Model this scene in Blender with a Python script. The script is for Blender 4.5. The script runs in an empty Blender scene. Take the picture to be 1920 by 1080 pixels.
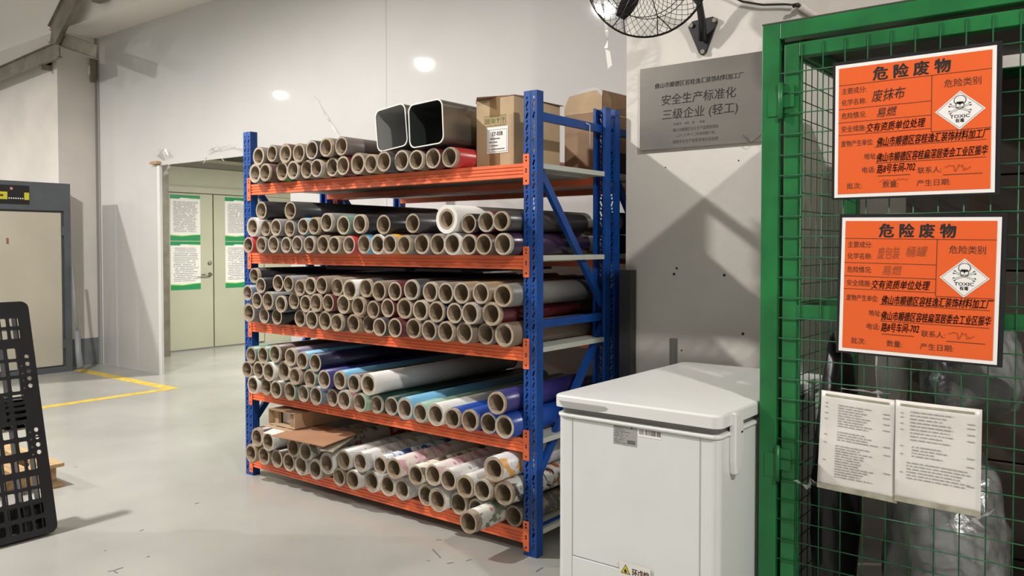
import bpy, bmesh, math, random
from mathutils import Vector, Matrix
random.seed(7)
PI = math.pi
scene = bpy.context.scene
COL = scene.collection

# ---------------------------------------------------------------- camera
F, CX, CY, CAMZ = 1530.0, 960.0, 501.0, 1.34
YAW, PITCH = math.radians(38), math.atan(40 / 1530.0)
fw = Vector((-math.sin(YAW) * math.cos(PITCH), math.cos(YAW) * math.cos(PITCH), -math.sin(PITCH)))
rt = Vector((math.cos(YAW), math.sin(YAW), 0))
up = rt.cross(fw)
CAM = Vector((0, 0, CAMZ))
cd = bpy.data.cameras.new('camera')
cd.sensor_width = 36
cd.lens = 36 * F / 1920
cd.shift_y = -(540 - CY) / 1920
cd.clip_start = .05
co = bpy.data.objects.new('camera', cd)
COL.objects.link(co)
co.matrix_world = Matrix(((rt.x, up.x, -fw.x, CAM.x), (rt.y, up.y, -fw.y, CAM.y), (rt.z, up.z, -fw.z, CAM.z), (0, 0, 0, 1)))
scene.camera = co

# ---------------------------------------------------------------- world, exposure, lamps
scene.view_settings.view_transform = 'Standard'
scene.view_settings.look = 'None'
scene.view_settings.gamma = 1
scene.view_settings.use_curve_mapping = False
scene.view_settings.exposure = 0.74
w = bpy.data.worlds.new('world')
scene.world = w
w.use_nodes = True
w.node_tree.nodes['Background'].inputs[0].default_value = (1.0, .98, .95, 1)
w.node_tree.nodes['Background'].inputs[1].default_value = .20
LAMPS = [((-5.06, .62, 4.13), 800), ((2.2, .2, 4.4), 680), ((-10.5, -2.0, 4.7), 1100), ((-15.2, -2.3, 4.7), 600)]
for p, e in LAMPS:
    l = bpy.data.lights.new('lamp_light', 'SPOT')
    l.spot_size = math.radians(168)
    l.spot_blend = .35
    l.shadow_soft_size = .10
    l.energy = e
    l.color = (1, .965, .92)
    o = bpy.data.objects.new('lamp_light', l)
    o.location = p
    COL.objects.link(o)
l = bpy.data.lights.new('corridor_light', 'AREA')
l.shape = 'DISK'; l.size = .3; l.energy = 75; l.color = (1, .985, .92)
o = bpy.data.objects.new('corridor_light', l)
o.location = (-7.3, 6.3, 2.5)
COL.objects.link(o)


def ray(x, y):
    return fw + rt * ((x - CX) / F) - up * ((y - CY) / F)


def on(ax, x, y, v):
    d = ray(x, y)
    return CAM + d * ((v - CAM[ax]) / d[ax])


def depth(p):
    return (Vector(p) - CAM).dot(fw)


# ---------------------------------------------------------------- materials
MATS = {}


def mat(name, col, rough=.5, metal=0, var=0, vscale=6, bump=0, bscale=40, spec=.5, alpha=1, trans=0, emit=0, stretch=None, col2=None, sss=0):
    if name in MATS:
        return MATS[name]
    m = bpy.data.materials.new(name)
    m.use_nodes = True
    nt = m.node_tree
    b = nt.nodes['Principled BSDF']
    b.inputs['Base Color'].default_value = (*col, 1)
    b.inputs['Roughness'].default_value = rough
    b.inputs['Metallic'].default_value = metal
    b.inputs['Specular IOR Level'].default_value = spec
    if trans: b.inputs['Transmission Weight'].default_value = trans
    if alpha < 1: b.inputs['Alpha'].default_value = alpha
    if emit:
        b.inputs['Emission Color'].default_value = (*col, 1)
        b.inputs['Emission Strength'].default_value = emit
    if var or bump:
        tc = nt.nodes.new('ShaderNodeTexCoord')
        src = tc.outputs['Object']
        if stretch:
            mp = nt.nodes.new('ShaderNodeMapping')
            mp.inputs['Scale'].default_value = stretch
            nt.links.new(src, mp.inputs[0]); src = mp.outputs[0]
    if var:
        n = nt.nodes.new('ShaderNodeTexNoise')
        n.inputs['Scale'].default_value = vscale
        n.inputs['Detail'].default_value = 5
        nt.links.new(src, n.inputs['Vector'])
        r = nt.nodes.new('ShaderNodeValToRGB')
        c2 = col2 or tuple(c * (1 - var) for c in col)
        r.color_ramp.elements[0].position = .35
        r.color_ramp.elements[1].position = .65
        r.color_ramp.elements[0].color = (*c2, 1)
        r.color_ramp.elements[1].color = (*[min(1, c * (1 + var * .3)) for c in col], 1)
        nt.links.new(n.outputs[0], r.inputs[0])
        nt.links.new(r.outputs[0], b.inputs['Base Color'])
    if bump:
        n = nt.nodes.new('ShaderNodeTexNoise')
        n.inputs['Scale'].default_value = bscale
        n.inputs['Detail'].default_value = 4
        nt.links.new(src, n.inputs['Vector'])
        bp = nt.nodes.new('ShaderNodeBump')
        bp.inputs['Strength'].default_value = bump
        bp.inputs['Distance'].default_value = .01
        nt.links.new(n.outputs[0], bp.inputs['Height'])
        nt.links.new(bp.outputs[0], b.inputs['Normal'])
    MATS[name] = m
    return m


def floral(name, base, cols, scale=14, dens=.5):
    """printed decorative film: blotches of ink on a pale ground"""
    if name in MATS: return MATS[name]
    m = mat(name, base, .35)
    nt = m.node_tree
    b = nt.nodes['Principled BSDF']
    tc = nt.nodes.new('ShaderNodeTexCoord')
    prev = None
    for i, c in enumerate(cols):
        mp = nt.nodes.new('ShaderNodeMapping')
        mp.inputs['Location'].default_value = (i * 3.1, i * 1.7, i * .9)
        nt.links.new(tc.outputs['Object'], mp.inputs[0])
        n = nt.nodes.new('ShaderNodeTexNoise')
        n.inputs['Scale'].default_value = scale * (1 + .35 * i)
        n.inputs['Detail'].default_value = 3
        n.inputs['Distortion'].default_value = 1.5
        nt.links.new(mp.outputs[0], n.inputs['Vector'])
        r = nt.nodes.new('ShaderNodeValToRGB')
        r.color_ramp.elements[0].position = 1 - dens + .03
        r.color_ramp.elements[1].position = 1 - dens + .07
        nt.links.new(n.outputs[0], r.inputs[0])
        mx = nt.nodes.new('ShaderNodeMix')
        mx.data_type = 'RGBA'
        nt.links.new(r.outputs[0], mx.inputs[0])
        if prev: nt.links.new(prev, mx.inputs[6])
        else: mx.inputs[6].default_value = (*base, 1)
        mx.inputs[7].default_value = (*c, 1)
        prev = mx.outputs[2]
    nt.links.new(prev, b.inputs['Base Color'])
    return m


M_FLOOR = mat('epoxy_floor', (.43, .425, .39), .25, var=.14, vscale=1.3, bump=.05, bscale=3)
M_WALL = mat('painted_wall', (.66, .62, .57), .75, var=.08, vscale=2.2, bump=.15, bscale=30)
M_PANEL = mat('plastic_panel', (.58, .57, .555), .035, var=.05, vscale=1.0, bump=.03, bscale=3, spec=.3)
M_CEIL = mat('ceiling_paint', (.74, .71, .66), .8)
M_TRIM = mat('grey_trim', (.36, .36, .35), .4, metal=.4)
M_BASE = mat('skirting_grey', (.16, .17, .18), .5, var=.2)
M_YELLOW = mat('yellow_floor_paint', (.78, .55, .07), .5, var=.25, vscale=12)
M_BLUE = mat('blue_rack_paint', (.006, .063, .29), .38, var=.25, vscale=8, bump=.05)
M_ORANGE = mat('orange_rack_paint', (.85, .17, .055), .36, var=.12, vscale=9)
M_BOARD = mat('shelf_board_grey', (.50, .52, .46), .5, var=.1)
M_DARK = mat('dark_hole', (.012, .012, .014), .8)
M_CORE = mat('cardboard_core', (.36, .285, .20), .8, var=.3, vscale=22, bump=.3, bscale=60)
M_CORE2 = mat('cardboard_core_pale', (.43, .36, .27), .8, var=.25, vscale=18, bump=.3, bscale=60)
M_CORE3 = mat('cardboard_core_brown', (.27, .20, .135), .8, var=.3, vscale=22, bump=.3, bscale=60)
M_CORE4 = mat('cardboard_core_grey', (.40, .35, .29), .8, var=.3, vscale=22, bump=.3, bscale=60)
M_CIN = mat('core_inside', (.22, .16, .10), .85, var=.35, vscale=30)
M_CARTON = mat('carton', (.48, .34, .20), .75, var=.14, vscale=5, bump=.08)
M_CARTON2 = mat('carton_dull', (.30, .19, .11), .8, var=.2, vscale=5)
M_TAPE = mat('brown_tape', (.25, .14, .06), .22)
M_WHITE = mat('white_enamel', (.70, .71, .69), .3, var=.03)
M_WHITE2 = mat('white_plastic', (.74, .74, .72), .3)
M_SEAM = mat('grey_gasket', (.24, .23, .23), .6)
M_GREEN = mat('green_cage_paint', (.010, .16, .038), .38, var=.3, vscale=7, bump=.08)
M_GREEND = mat('green_wire', (.02, .13, .05), .4, var=.3, vscale=30)
M_SIGN = mat('sign_orange', (.80, .115, .015), .5)
M_SIGNW = mat('sign_white', (.86, .83, .80), .5)
M_BLACK = mat('black_plastic', (.012, .012, .014), .38, var=.3, vscale=12)
M_INK = mat('black_ink', (.012, .01, .01), .6)
M_INKB = mat('brown_ink', (.085, .028, .012), .6)
M_INKF = mat('faded_ink', (.35, .075, .02), .6)
M_STEEL = mat('brushed_steel', (.34, .315, .28), .26, metal=.8, var=.05, vscale=3, stretch=(1, 1, 20))
M_BLK = mat('black_wire', (.018, .014, .013), .35)
M_GALV = mat('galvanised_steel', (.23, .205, .155), .5, metal=.3, var=.25)
M_PAPER = mat('paper', (.76, .72, .67), .35, var=.1, vscale=7)
M_PAPERD = mat('stained_tape', (.42, .40, .30), .3, var=.4, vscale=20)
M_GREY = mat('cabinet_grey', (.085, .095, .105), .5, var=.1)
M_BEIGE = mat('cabinet_beige', (.50, .46, .37), .45, var=.08, vscale=2)
M_DOOR = mat('pale_green_door', (.50, .50, .37), .5, var=.05, vscale=2)
M_PGREEN = mat('poster_green', (.01, .28, .09), .45)
M_PLIME = mat('poster_lime', (.35, .65, .12), .45)
M_YEL = mat('yellow_plastic', (.55, .50, .03), .4)
M_WOOD = mat('pine_wood', (.50, .33, .16), .7, var=.3, vscale=6, stretch=(1, 8, 8))
M_BAG = mat('translucent_bag', (.26, .26, .25), .28, trans=.2, var=.5, vscale=7, bump=1.0, bscale=14)
M_BAGW = mat('pale_sack', (.55, .53, .50), .4, var=.25, vscale=9, bump=.8, bscale=9)
M_FILMC = mat('clear_plastic_film', (.85, .84, .82), .12, trans=.3, alpha=.35)
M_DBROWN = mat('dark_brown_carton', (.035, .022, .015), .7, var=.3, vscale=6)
M_ROOF = mat('dull_roof_sheet', (.06, .05, .04), .6)
M_ALU = mat('brushed_aluminium_film', (.27, .25, .22), .30, metal=.75, var=.15, vscale=3)
M_RIM = mat('white_edge', (.75, .74, .70), .4)
M_LABEL = mat('silver_label', (.34, .335, .32), .35)

FILM = {
    'kraft': ('brown paper-wrapped', (.20, .145, .10), .6), 'taupe': ('taupe film', (.17, .14, .125), .35),
    'grey': ('grey film', (.17, .165, .16), .4), 'black': ('black film', (.016, .015, .017), .22),
    'red': ('red film', (.55, .035, .03), .3), 'green': ('green film', (.03, .28, .07), .3),
    'maroon': ('maroon film', (.11, .015, .02), .25), 'purple': ('dark violet film', (.035, .015, .045), .25),
    'white': ('white paper-wrapped', (.72, .70, .66), .5), 'blue': ('royal blue film', (.012, .06, .33), .28),
    'navy': ('navy film', (.009, .009, .04), .28), 'indigo': ('indigo film', (.035, .032, .17), .3), 'sky': ('light blue film', (.16, .42, .62), .35),
    'mint': ('pale mint film', (.30, .46, .34), .4), 'sage': ('sage green film', (.13, .23, .17), .4),
    'forest': ('dark green film', (.012, .045, .035), .3), 'pink': ('pink film', (.58, .24, .28), .4),
    'violetgrey': ('grey violet film', (.17, .14, .20), .35), 'slate': ('blue-grey film', (.14, .19, .25), .35),
    'tan': ('tan film', (.30, .21, .12), .4), 'yellow': ('amber film', (.75, .33, .02), .3),
    'charcoal': ('charcoal film', (.045, .042, .042), .3), 'brown': ('brown film', (.09, .045, .03), .35),
}


def film_mat(k):
    if k in FILM:
        n, c, r = FILM[k]
        return mat('film_' + k, c, r, var=.12, vscale=5)
    P = {'fgrey': ((.55, .53, .50), [(.25, .25, .25), (.42, .40, .40)]), 'fpink': ((.68, .60, .56), [(.50, .20, .26), (.55, .32, .36)]),
         'frust': ((.62, .60, .57), [(.40, .28, .17), (.40, .39, .38)]), 'fblue': ((.55, .6, .62), [(.02, .22, .55), (.02, .05, .2)]),
         'fyellow': ((.66, .62, .5), [(.45, .33, .10), (.12, .10, .06)]), 'forange': ((.62, .62, .64), [(.48, .47, .48), (.65, .32, .08)]),
         'fleaf': ((.58, .58, .54), [(.40, .11, .03), (.05, .04, .04)]), 'ffloral': ((.66, .64, .58), [(.42, .10, .06), (.16, .18, .12)]),
         'fdark': ((.09, .08, .08), [(.20, .12, .13), (.25, .2, .12)])}
    b, c = P[k]
    return floral('film_' + k, b, c, 7, .47)


FNAME = {'fgrey': 'grey and white patterned', 'fpink': 'pink and white floral', 'frust': 'rust-flecked white patterned',
         'fblue': 'blue and white patterned', 'fyellow': 'cream and gold patterned', 'forange': 'white film with orange flowers',
         'fleaf': 'white film with rust leaves', 'ffloral': 'cream film with red flowers', 'fdark': 'dark floral film'}


# ---------------------------------------------------------------- mesh helpers
class MB:
    def __init__(s): s.v = []; s.f = []; s.mi = []; s.sm = []

    def add(s, vs, fs, mi=0, smooth=False):
        n = len(s.v); s.v += [tuple(v) for v in vs]
        for f in fs: s.f.append([n + i for i in f]); s.mi.append(mi); s.sm.append(smooth)

    def box(s, a, b, mi=0):
        x0, y0, z0 = a; x1, y1, z1 = b
        s.add([(x0, y0, z0), (x1, y0, z0), (x1, y1, z0), (x0, y1, z0), (x0, y0, z1), (x1, y0, z1), (x1, y1, z1), (x0, y1, z1)],
              [(0, 3, 2, 1), (4, 5, 6, 7), (0, 1, 5, 4), (1, 2, 6, 5), (2, 3, 7, 6), (3, 0, 4, 7)], mi)
        return s

    def bar(s, p, q, wd, hd, upv=(0, 0, 1), mi=0):
        p = Vector(p); q = Vector(q); d = (q - p).normalized(); u = Vector(upv)
        sd = d.cross(u).normalized() * wd / 2; u = sd.cross(d).normalized() * hd / 2
        vs = [p - sd - u, p + sd - u, p + sd + u, p - sd + u, q - sd - u, q + sd - u, q + sd + u, q - sd + u]
        s.add(vs, [(0, 3, 2, 1), (4, 5, 6, 7), (0, 1, 5, 4), (1, 2, 6, 5), (2, 3, 7, 6), (3, 0, 4, 7)], mi)
        return s

    def prism(s, poly, a, b, axis=0, mi=0, smooth=False):
        """poly of 2D points extruded along axis from a to b"""
        def P(p, t):
            return (t, p[0], p[1]) if axis == 0 else ((p[0], t, p[1]) if axis == 1 else (p[0], p[1], t))
        n = len(poly)
        s.add([P(p, a) for p in poly] + [P(p, b) for p in poly],
              [tuple(range(n))[::-1], tuple(range(n, 2 * n))], mi)
        s.add([P(p, a) for p in poly] + [P(p, b) for p in poly],
              [(i, (i + 1) % n, n + (i + 1) % n, n + i) for i in range(n)], mi, smooth)
        return s

    def tube(s, path, r, seg=6, mi=0, closed=False, smooth=True):
        path = [Vector(p) for p in path]; n = len(path); rings = []
        prev = None
        for i, p in enumerate(path):
            a = path[(i - 1) % n] if (closed or i > 0) else p
            b = path[(i + 1) % n] if (closed or i < n - 1) else p
            d = (b - a).normalized()
            if prev is None:
                u = d.orthogonal().normalized()
            else:
                u = (prev - d * prev.dot(d)).normalized()
            prev = u; w_ = d.cross(u)
            rr = r[i] if isinstance(r, (list, tuple)) else r
            rings.append([p + (u * math.cos(t) + w_ * math.sin(t)) * rr for t in [2 * PI * k / seg for k in range(seg)]])
        vs = [v for g in rings for v in g]; fs = []
        for i in range(n if closed else n - 1):
            j = (i + 1) % n
            for k in range(seg): fs.append((i * seg + k, i * seg + (k + 1) % seg, j * seg + (k + 1) % seg, j * seg + k))
        s.add(vs, fs, mi, smooth)
        if not closed:
            s.add(rings[0], [tuple(range(seg))[::-1]], mi); s.add(rings[-1], [tuple(range(seg))], mi)
        return s

    def ring(s, r0, r1, y0, y1, seg=36, mi=0, wob=None, inner=0):
        """hollow cylinder along +Y"""
        vs = []; c = [2 * PI * k / seg for k in range(seg)]
        for (r, y) in ((r1, y0), (r1, y1), (r0, y1), (r0, y0)):
            vs += [(r * math.cos(t) * (1 + (wob(t) if wob else 0)), y, r * math.sin(t) * (1 + (wob(t) if wob else 0))) for t in c]
        for q in range(4):
            fs = []
            for k in range(seg):
                a, b = q * seg + k, q * seg + (k + 1) % seg
                c_, d = ((q + 1) % 4) * seg + (k + 1) % seg, ((q + 1) % 4) * seg + k
                fs.append((a, d, c_, b))
            n = len(s.v)
            for f in fs: s.f.append([n + i for i in f]); s.mi.append(inner if q == 2 else mi); s.sm.append(q in (0, 2))
        s.v += vs
        return s

    def lathe(s, prof, seg=20, axis='z', mi=0, smooth=True):
        vs = []; n = len(prof)
        for (r, h) in prof:
            for k in range(seg):
                t = 2 * PI * k / seg
                vs.append((r * math.cos(t), r * math.sin(t), h) if axis == 'z' else ((r * math.cos(t), h, r * math.sin(t)) if axis == 'y' else (h, r * math.cos(t), r * math.sin(t))))
        fs = [(i * seg + k, i * seg + (k + 1) % seg, (i + 1) * seg + (k + 1) % seg, (i + 1) * seg + k) for i in range(n - 1) for k in range(seg)]
        s.add(vs, fs, mi, smooth)
        s.add(vs[:seg], [tuple(range(seg))[::-1]], mi); s.add(vs[-seg:], [tuple(range(seg))], mi)
        return s

    def mesh(s, name, mats):
        me = bpy.data.meshes.new(name)
        me.from_pydata(s.v, [], s.f)
        for m in (mats if isinstance(mats, (list, tuple)) else [mats]): me.materials.append(m)
        me.polygons.foreach_set('material_index', s.mi)
        me.polygons.foreach_set('use_smooth', s.sm)
        bm = bmesh.new(); bm.from_mesh(me)
        bmesh.ops.remove_doubles(bm, verts=bm.verts, dist=1e-6)
        bmesh.ops.recalc_face_normals(bm, faces=bm.faces)
        bm.to_mesh(me); bm.free()
        return me

    def build(s, name, mats, parent=None, bevel=0, seg=2, mw=None):
        return link(name, s.mesh(name, mats), parent, bevel, seg, mw)


def link(name, me, parent=None, bevel=0, seg=2, mw=None):
    o = bpy.data.objects.new(name, me)
    COL.objects.link(o)
    if parent: o.parent = parent
    if mw is not None: o.matrix_local = mw
    if bevel:
        b = o.modifiers.new('bevel', 'BEVEL'); b.width = bevel; b.segments = seg; b.limit_method = 'ANGLE'; b.angle_limit = .7
        b.harden_normals = False
    return o


def tag(o, label, cat, group=None):
    o['label'] = label; o['category'] = cat
    if group: o['group'] = group
    return o


def thing(name, label, cat, loc=(0, 0, 0), group=None, rotz=0):
    o = bpy.data.objects.new(name, None)
    o.empty_display_size = .05
    COL.objects.link(o); o.location = loc; o.rotation_euler = (0, 0, rotz)
    return tag(o, label, cat, group)


def struct(o):
    o['kind'] = 'structure'
    return o


def box(name, a, b, m, parent=None, bevel=0):
    return MB().box(a, b).build(name, m, parent, bevel)


def frame(origin, facing='-y', rot=0):
    """matrix whose local xy plane lies on a surface facing the given way"""
    o = Vector(origin)
    X, Z = {'-y': (Vector((1, 0, 0)), Vector((0, -1, 0))), '+x': (Vector((0, 1, 0)), Vector((1, 0, 0)))}[facing]
    Y = Z.cross(X)
    m = Matrix(((X.x, Y.x, Z.x, o.x), (X.y, Y.y, Z.y, o.y), (X.z, Y.z, Z.z, o.z), (0, 0, 0, 1)))
    return m @ Matrix.Rotation(rot, 4, 'Z')


def plate_mesh(name, loops, t, m):
    """flat plate with holes: first loop is the outline; lies at z 0..t"""
    c = bpy.data.curves.new(name, 'CURVE'); c.dimensions = '2D'; c.fill_mode = 'BOTH'; c.extrude = t / 2
    for lp in loops:
        s = c.splines.new('POLY'); s.points.add(len(lp) - 1)
        for p, q in zip(s.points, lp): p.co = (q[0], q[1], 0, 1)
        s.use_cyclic_u = True
    o = bpy.data.objects.new(name, c)
    me = bpy.data.meshes.new_from_object(o)
    bpy.data.objects.remove(o); bpy.data.curves.remove(c)
    me.transform(Matrix.Translation((0, 0, t / 2)))
    me.materials.clear(); me.materials.append(m)
    for p in me.polygons: p.use_smooth = False; p.material_index = 0
    return me


def rect(x0, y0, x1, y1, r=0, n=3):
    if not r: return [(x0, y0), (x1, y0), (x1, y1), (x0, y1)]
    out = []
    for cx, cy, a in ((x1 - r, y0 + r, -PI / 2), (x1 - r, y1 - r, 0), (x0 + r, y1 - r, PI / 2), (x0 + r, y0 + r, PI)):
        for k in range(n + 1):
            t = a + k * PI / 2 / n; out.append((cx + r * math.cos(t), cy + r * math.sin(t)))
    return out


def circ(cx, cy, r, n=12, ry=None):
    return [(cx + r * math.cos(2 * PI * k / n), cy + (ry or r) * math.sin(2 * PI * k / n)) for k in range(n)]


def text_mesh(body, size, m, bold=0, width=None, align='LEFT', thick=.0004, space=1, shear=0, res=2):
    c = bpy.data.curves.new('lettering', 'FONT')
    c.body = body; c.size = size; c.extrude = thick / 2; c.offset = bold; c.resolution_u = res
    bold_ = bold; c.offset = 0
    c.space_character = space; c.shear = shear; c.align_x = align; c.align_y = 'CENTER'
    o = bpy.data.objects.new('lettering', c)
    me = bpy.data.meshes.new_from_object(o)
    bpy.data.objects.remove(o); bpy.data.curves.remove(c)
    if me.vertices:
        xs = [v.co.x for v in me.vertices]; ys = [v.co.y for v in me.vertices]
        x0, x1, ym = min(xs), max(xs), (min(ys) + max(ys)) / 2
        k = width / (x1 - x0) if width else 1
        ax = x0 if align == 'LEFT' else (x0 + x1) / 2
        for v in me.vertices: v.co.x = (v.co.x - ax) * k; v.co.y -= ym
    if bold_ > 0:
        bm = bmesh.new()
        for dx, dy in ((-bold_, 0), (bold_, 0), (0, bold_ * .7), (0, -bold_ * .7)):
            m2 = me.copy(); m2.transform(Matrix.Translation((dx, dy, dx * .02 + dy * .03))); bm.from_mesh(m2); bpy.data.meshes.remove(m2)
        bm.to_mesh(me); bm.free()
    me.materials.clear(); me.materials.append(m)
    for p in me.polygons: p.material_index = 0
    return me


def join(parts, name, mats, parent, mw):
    """parts: list of (mesh, dx, dy, dz, material index, rot) joined in one flat print"""
    me = bpy.data.meshes.new(name); bm = bmesh.new()
    for q in parts:
        m_, dx, dy, dz, mi = q[:5]; rot = q[5] if len(q) > 5 else 0
        mm = m_.copy(); mm.transform(Matrix.Translation((dx, dy, dz)) @ Matrix.Rotation(rot, 4, 'Z'))
        n0 = len(bm.faces); bm.from_mesh(mm); bm.faces.ensure_lookup_table()
        for f in bm.faces[n0:]: f.material_index = mi
        bpy.data.meshes.remove(mm)
    bm.to_mesh(me); bm.free()
    for m in mats: me.materials.append(m)
    o = link(name, me, parent, mw=mw); o['kind'] = 'stuff'
    return o


def print_lines(x0, x1, ytop, ybot, n, h, seed, gap=.25, fill=(.5, 1.0), dens=.8, m=None):
    """unreadable small print: rows of short dashes"""
    rnd = random.Random(seed); mb = MB()
    for i in range(n):
        y = ytop - (ytop - ybot) * i / max(1, n - 1)
        end = x0 + (x1 - x0) * rnd.uniform(*fill); x = x0 + (h if i % 4 == 0 else 0)
        while x < end:
            wd = h * rnd.choice((.7, .9, 1.0, 1.6))
            if rnd.random() < dens: mb.box((x, y - h / 2, 0), (min(x + wd, x1), y + h / 2, .0003))
            x += wd + h * gap
    return mb.mesh('print', m or M_INK)


# ================================================================= STRUCTURE
struct(box('floor', (-17, -7, -.1), (6, 9, 0), M_FLOOR))
WY = 4.42      # plastic-faced partition behind the rack
WT = 3.68
OX0, OX1, OZ = -8.07, -5.9, 2.17
wb = MB()
wb.box((-9.40, WY, 0.0), (OX0, WY + .025, WT))
wb.box((OX0, WY, OZ), (OX1, WY + .025, WT))
wb.box((OX1, WY, 0), (-1.0, WY + .025, WT))
wb_o = struct(wb.build('wall_back', M_PANEL))
# seams between the sheets and the pale batten on the cut edge
for px in (-9.36, on(1, 724, 150, WY).x):
    struct(box('trim_1', (px - .004, WY - .002, .0), (px + .004, WY, WT), M_TRIM if px < -9 else mat('seam_strip', (.46, .45, .44), .3)))
struct(box('trim_2', (OX0 - .035, WY - .012, 0), (OX0 + .004, WY, OZ), M_WHITE2))
struct(box('trim_3', (-9.45, WY - .02, 0), (-9.40, WY + .02, WT), M_TRIM))
# concrete beam and pilaster wall on the left
struct(box('trim_4', (-17, 4.0, WT), (-1.0, 5.2, 6), M_CEIL))
struct(box('wall_left', (-17, 4.0, 0), (-9.42, 4.6, WT), M_WALL))
struct(box('baseboard_left', (-9.42, 4.005, 0), (-9.41, 4.41, .30), M_BASE))
struct(box('ceiling', (-17, -7, 6), (6, 9, 6.1), M_CEIL))
# corridor behind the partition
DX = -9.68
struct(box('wall_corridor', (DX - .2, 4.6, 2.02), (DX, 9, 2.34), M_DOOR))
struct(box('wall_corridor_near', (DX - .2, 4.6, 0), (DX, 5.29, 2.02), M_DOOR))
struct(box('wall_corridor_far', (DX - .2, 6.81, 0), (DX, 9, 2.02), M_DOOR))
struct(box('wall_corridor_end', (DX, 8.2, 0), (-1, 8.3, 3.0), M_WALL))
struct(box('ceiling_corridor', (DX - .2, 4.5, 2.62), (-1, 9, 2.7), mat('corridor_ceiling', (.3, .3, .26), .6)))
struct(box('trim_5', (DX - .2, 4.6, 2.34), (DX - .02, 9, 2.62), mat('corridor_trim', (.28, .27, .22), .6)))  # plain grey band between the corridor wall and its ceiling
struct(box('trim_6', (DX, 4.6, 2.02), (DX + .03, 9, 2.09), M_DOOR))
struct(box('trim_7', (DX - .02, 4.6, 2.42), (DX + .06, 9, 2.46), M_DOOR))
# double door
for i, (y0, y1) in enumerate(((5.30, 6.02), (6.035, 6.80))):
    d = struct(MB().box((DX - .04, y0, .015), (DX, y1, 2.01)).build('door_%d' % (i + 1), M_DOOR, None, .004))
    if i == 0:
        lk = MB(); lk.lathe([(.026, DX), (.026, DX + .012), (.012, DX + .016)], 14, 'x')
        o = lk.build('lock', M_STEEL, d); o.location = (0, 5.97, 1.115)
        hd = MB(); hd.lathe([(.028, DX), (.028, DX + .01), (.012, DX + .012), (.012, DX + .05)], 14, 'x')
        hd.tube([(DX + .045, 0, 0), (DX + .05, -.03, 0), (DX + .05, -.15, .0)], .010, 8)
        o = hd.build('door_handle', M_STEEL, d); o.location = (0, 5.97, .965)
struct(box('trim_8', (-9.45, 5.13, 0), (-9.345, 5.23, 2.3), M_GALV))
# front column carrying the plaque
CFY = 3.43
colo = struct(box('wall_column', (-1.985, CFY, 0), (-1.17, 4.5, 6), M_WALL))
struct(box('wall_right', (-1.17, 3.84, 0), (6, 4.1, 6), M_WALL))
for i, (x, y, r) in enumerate(((1269, 503, .005), (1264, 514, .006), (1358, 516, .006), (1393, 626, .006), (1278, 657, .004), (1248, 314, .003), (1385, 301, .003))):
    p = on(1, x, y, CFY)
    mb = MB().lathe([(r, -.001), (r * 1.1, .0)], 10, 'y')
    o = mb.build('screw_hole', M_DARK, colo); o.location = (p.x, CFY - .0005, p.z)
# yellow floor marking
yl = MB(); yl.box((-9.1, 3.99, 0), (-7.17, 4.10, .0015)); yl.box((-7.27, -1.5, 0), (-7.17, 3.99, .0015))
struct(yl.build('trim_9', M_YELLOW))
# scuffs on the floor
sc = MB()
for (x0, y0, x1, y1) in ((202, 1072, 212, 1070), (213, 1070, 231, 1064), (262, 996, 269, 993), (138, 876, 145, 875), (365, 945, 372, 943), (195, 1033, 200, 1032), (275, 1045, 280, 1043),
                         (811, 1030, 826, 1046), (800, 1052, 806, 1051), (838, 1057, 850, 1055), (874, 1052, 884, 1049), (818, 1012, 828, 1013), (1005, 1072, 1018, 1064), (220, 1075, 214, 1071)):
    a = on(2, x0, y0, 0); b = on(2, x1, y1, 0)
    sc.bar(a + Vector((0, 0, .0006)), b + Vector((0, 0, .0006)), .006, .001)
tag(sc.build('scuff_marks', M_BASE), 'thin black scuff marks and grit scattered on the grey floor', 'scuff')['kind'] = 'stuff'

# ================================================================= ROOF STEELWORK top left
st = thing('cable_tray', 'galvanised steel channel running along the wall top at upper left', 'cable tray', (-10, 3.9, 3.5))
def trayseg(p, q, name, w_=.16, h_=.04):
    mb = MB(); p = Vector(p); q = Vector(q)
    mb.bar(p, q, w_, .012, (0, -1, 0)); d = (q - p).normalized(); s = d.cross(Vector((0, -1, 0))).normalized()
    for k in (-1, 1): mb.bar(p + s * k * w_ / 2, q + s * k * w_ / 2, .012, .05, (0, -1, 0))
    o = mb.build(name, M_GALV); o.parent = st; o.matrix_parent_inverse = Matrix.Translation((10, -3.9, -3.5)); return o
a = on(1, -60, 165, 3.88); b = on(1, 112, 92, 3.88)
trayseg(a, b, 'channel')
a = on(1, 100, 66, 3.86); b = on(1, 148, -30, 3.86)
trayseg(a, b, 'channel', .26)
a = on(1, 96, 68, 3.90); b = on(1, 181, 98, 3.90)
trayseg(a, b, 'elbow', .13)
mb = MB(); p = on(1, 88, 112, 3.95); mb.box((p.x - .1, 3.88, p.z - .06), (p.x + .02, 3.985, p.z)); mb.box((p.x - .02, 3.88, p.z - .12), (p.x + .02, 3.985, p.z))
o = mb.build('bracket', M_GALV); o.parent = st; o.matrix_parent_inverse = Matrix.Translation((10, -3.9, -3.5))
cl = thing('clamp', 'small dark steel clamp at the corner below the channel', 'clamp', (-9.39, 4.36, 3.2))
MB().box((-.01, -.02, -.02), (.03, .03, .26)).build('strap', M_GALV, cl)
MB().box((-.03, -.03, .06), (.0, .02, .16)).build('clip', M_WHITE2, cl)
p = on(1, 192, 2, 3.95)
tag(MB().box((p.x - .12, 3.9, p.z), (p.x + .1, 3.985, p.z + .12)).build('pipe_bracket', M_GALV), 'rusty steel bracket at the top edge above the white beam', 'bracket')

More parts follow.
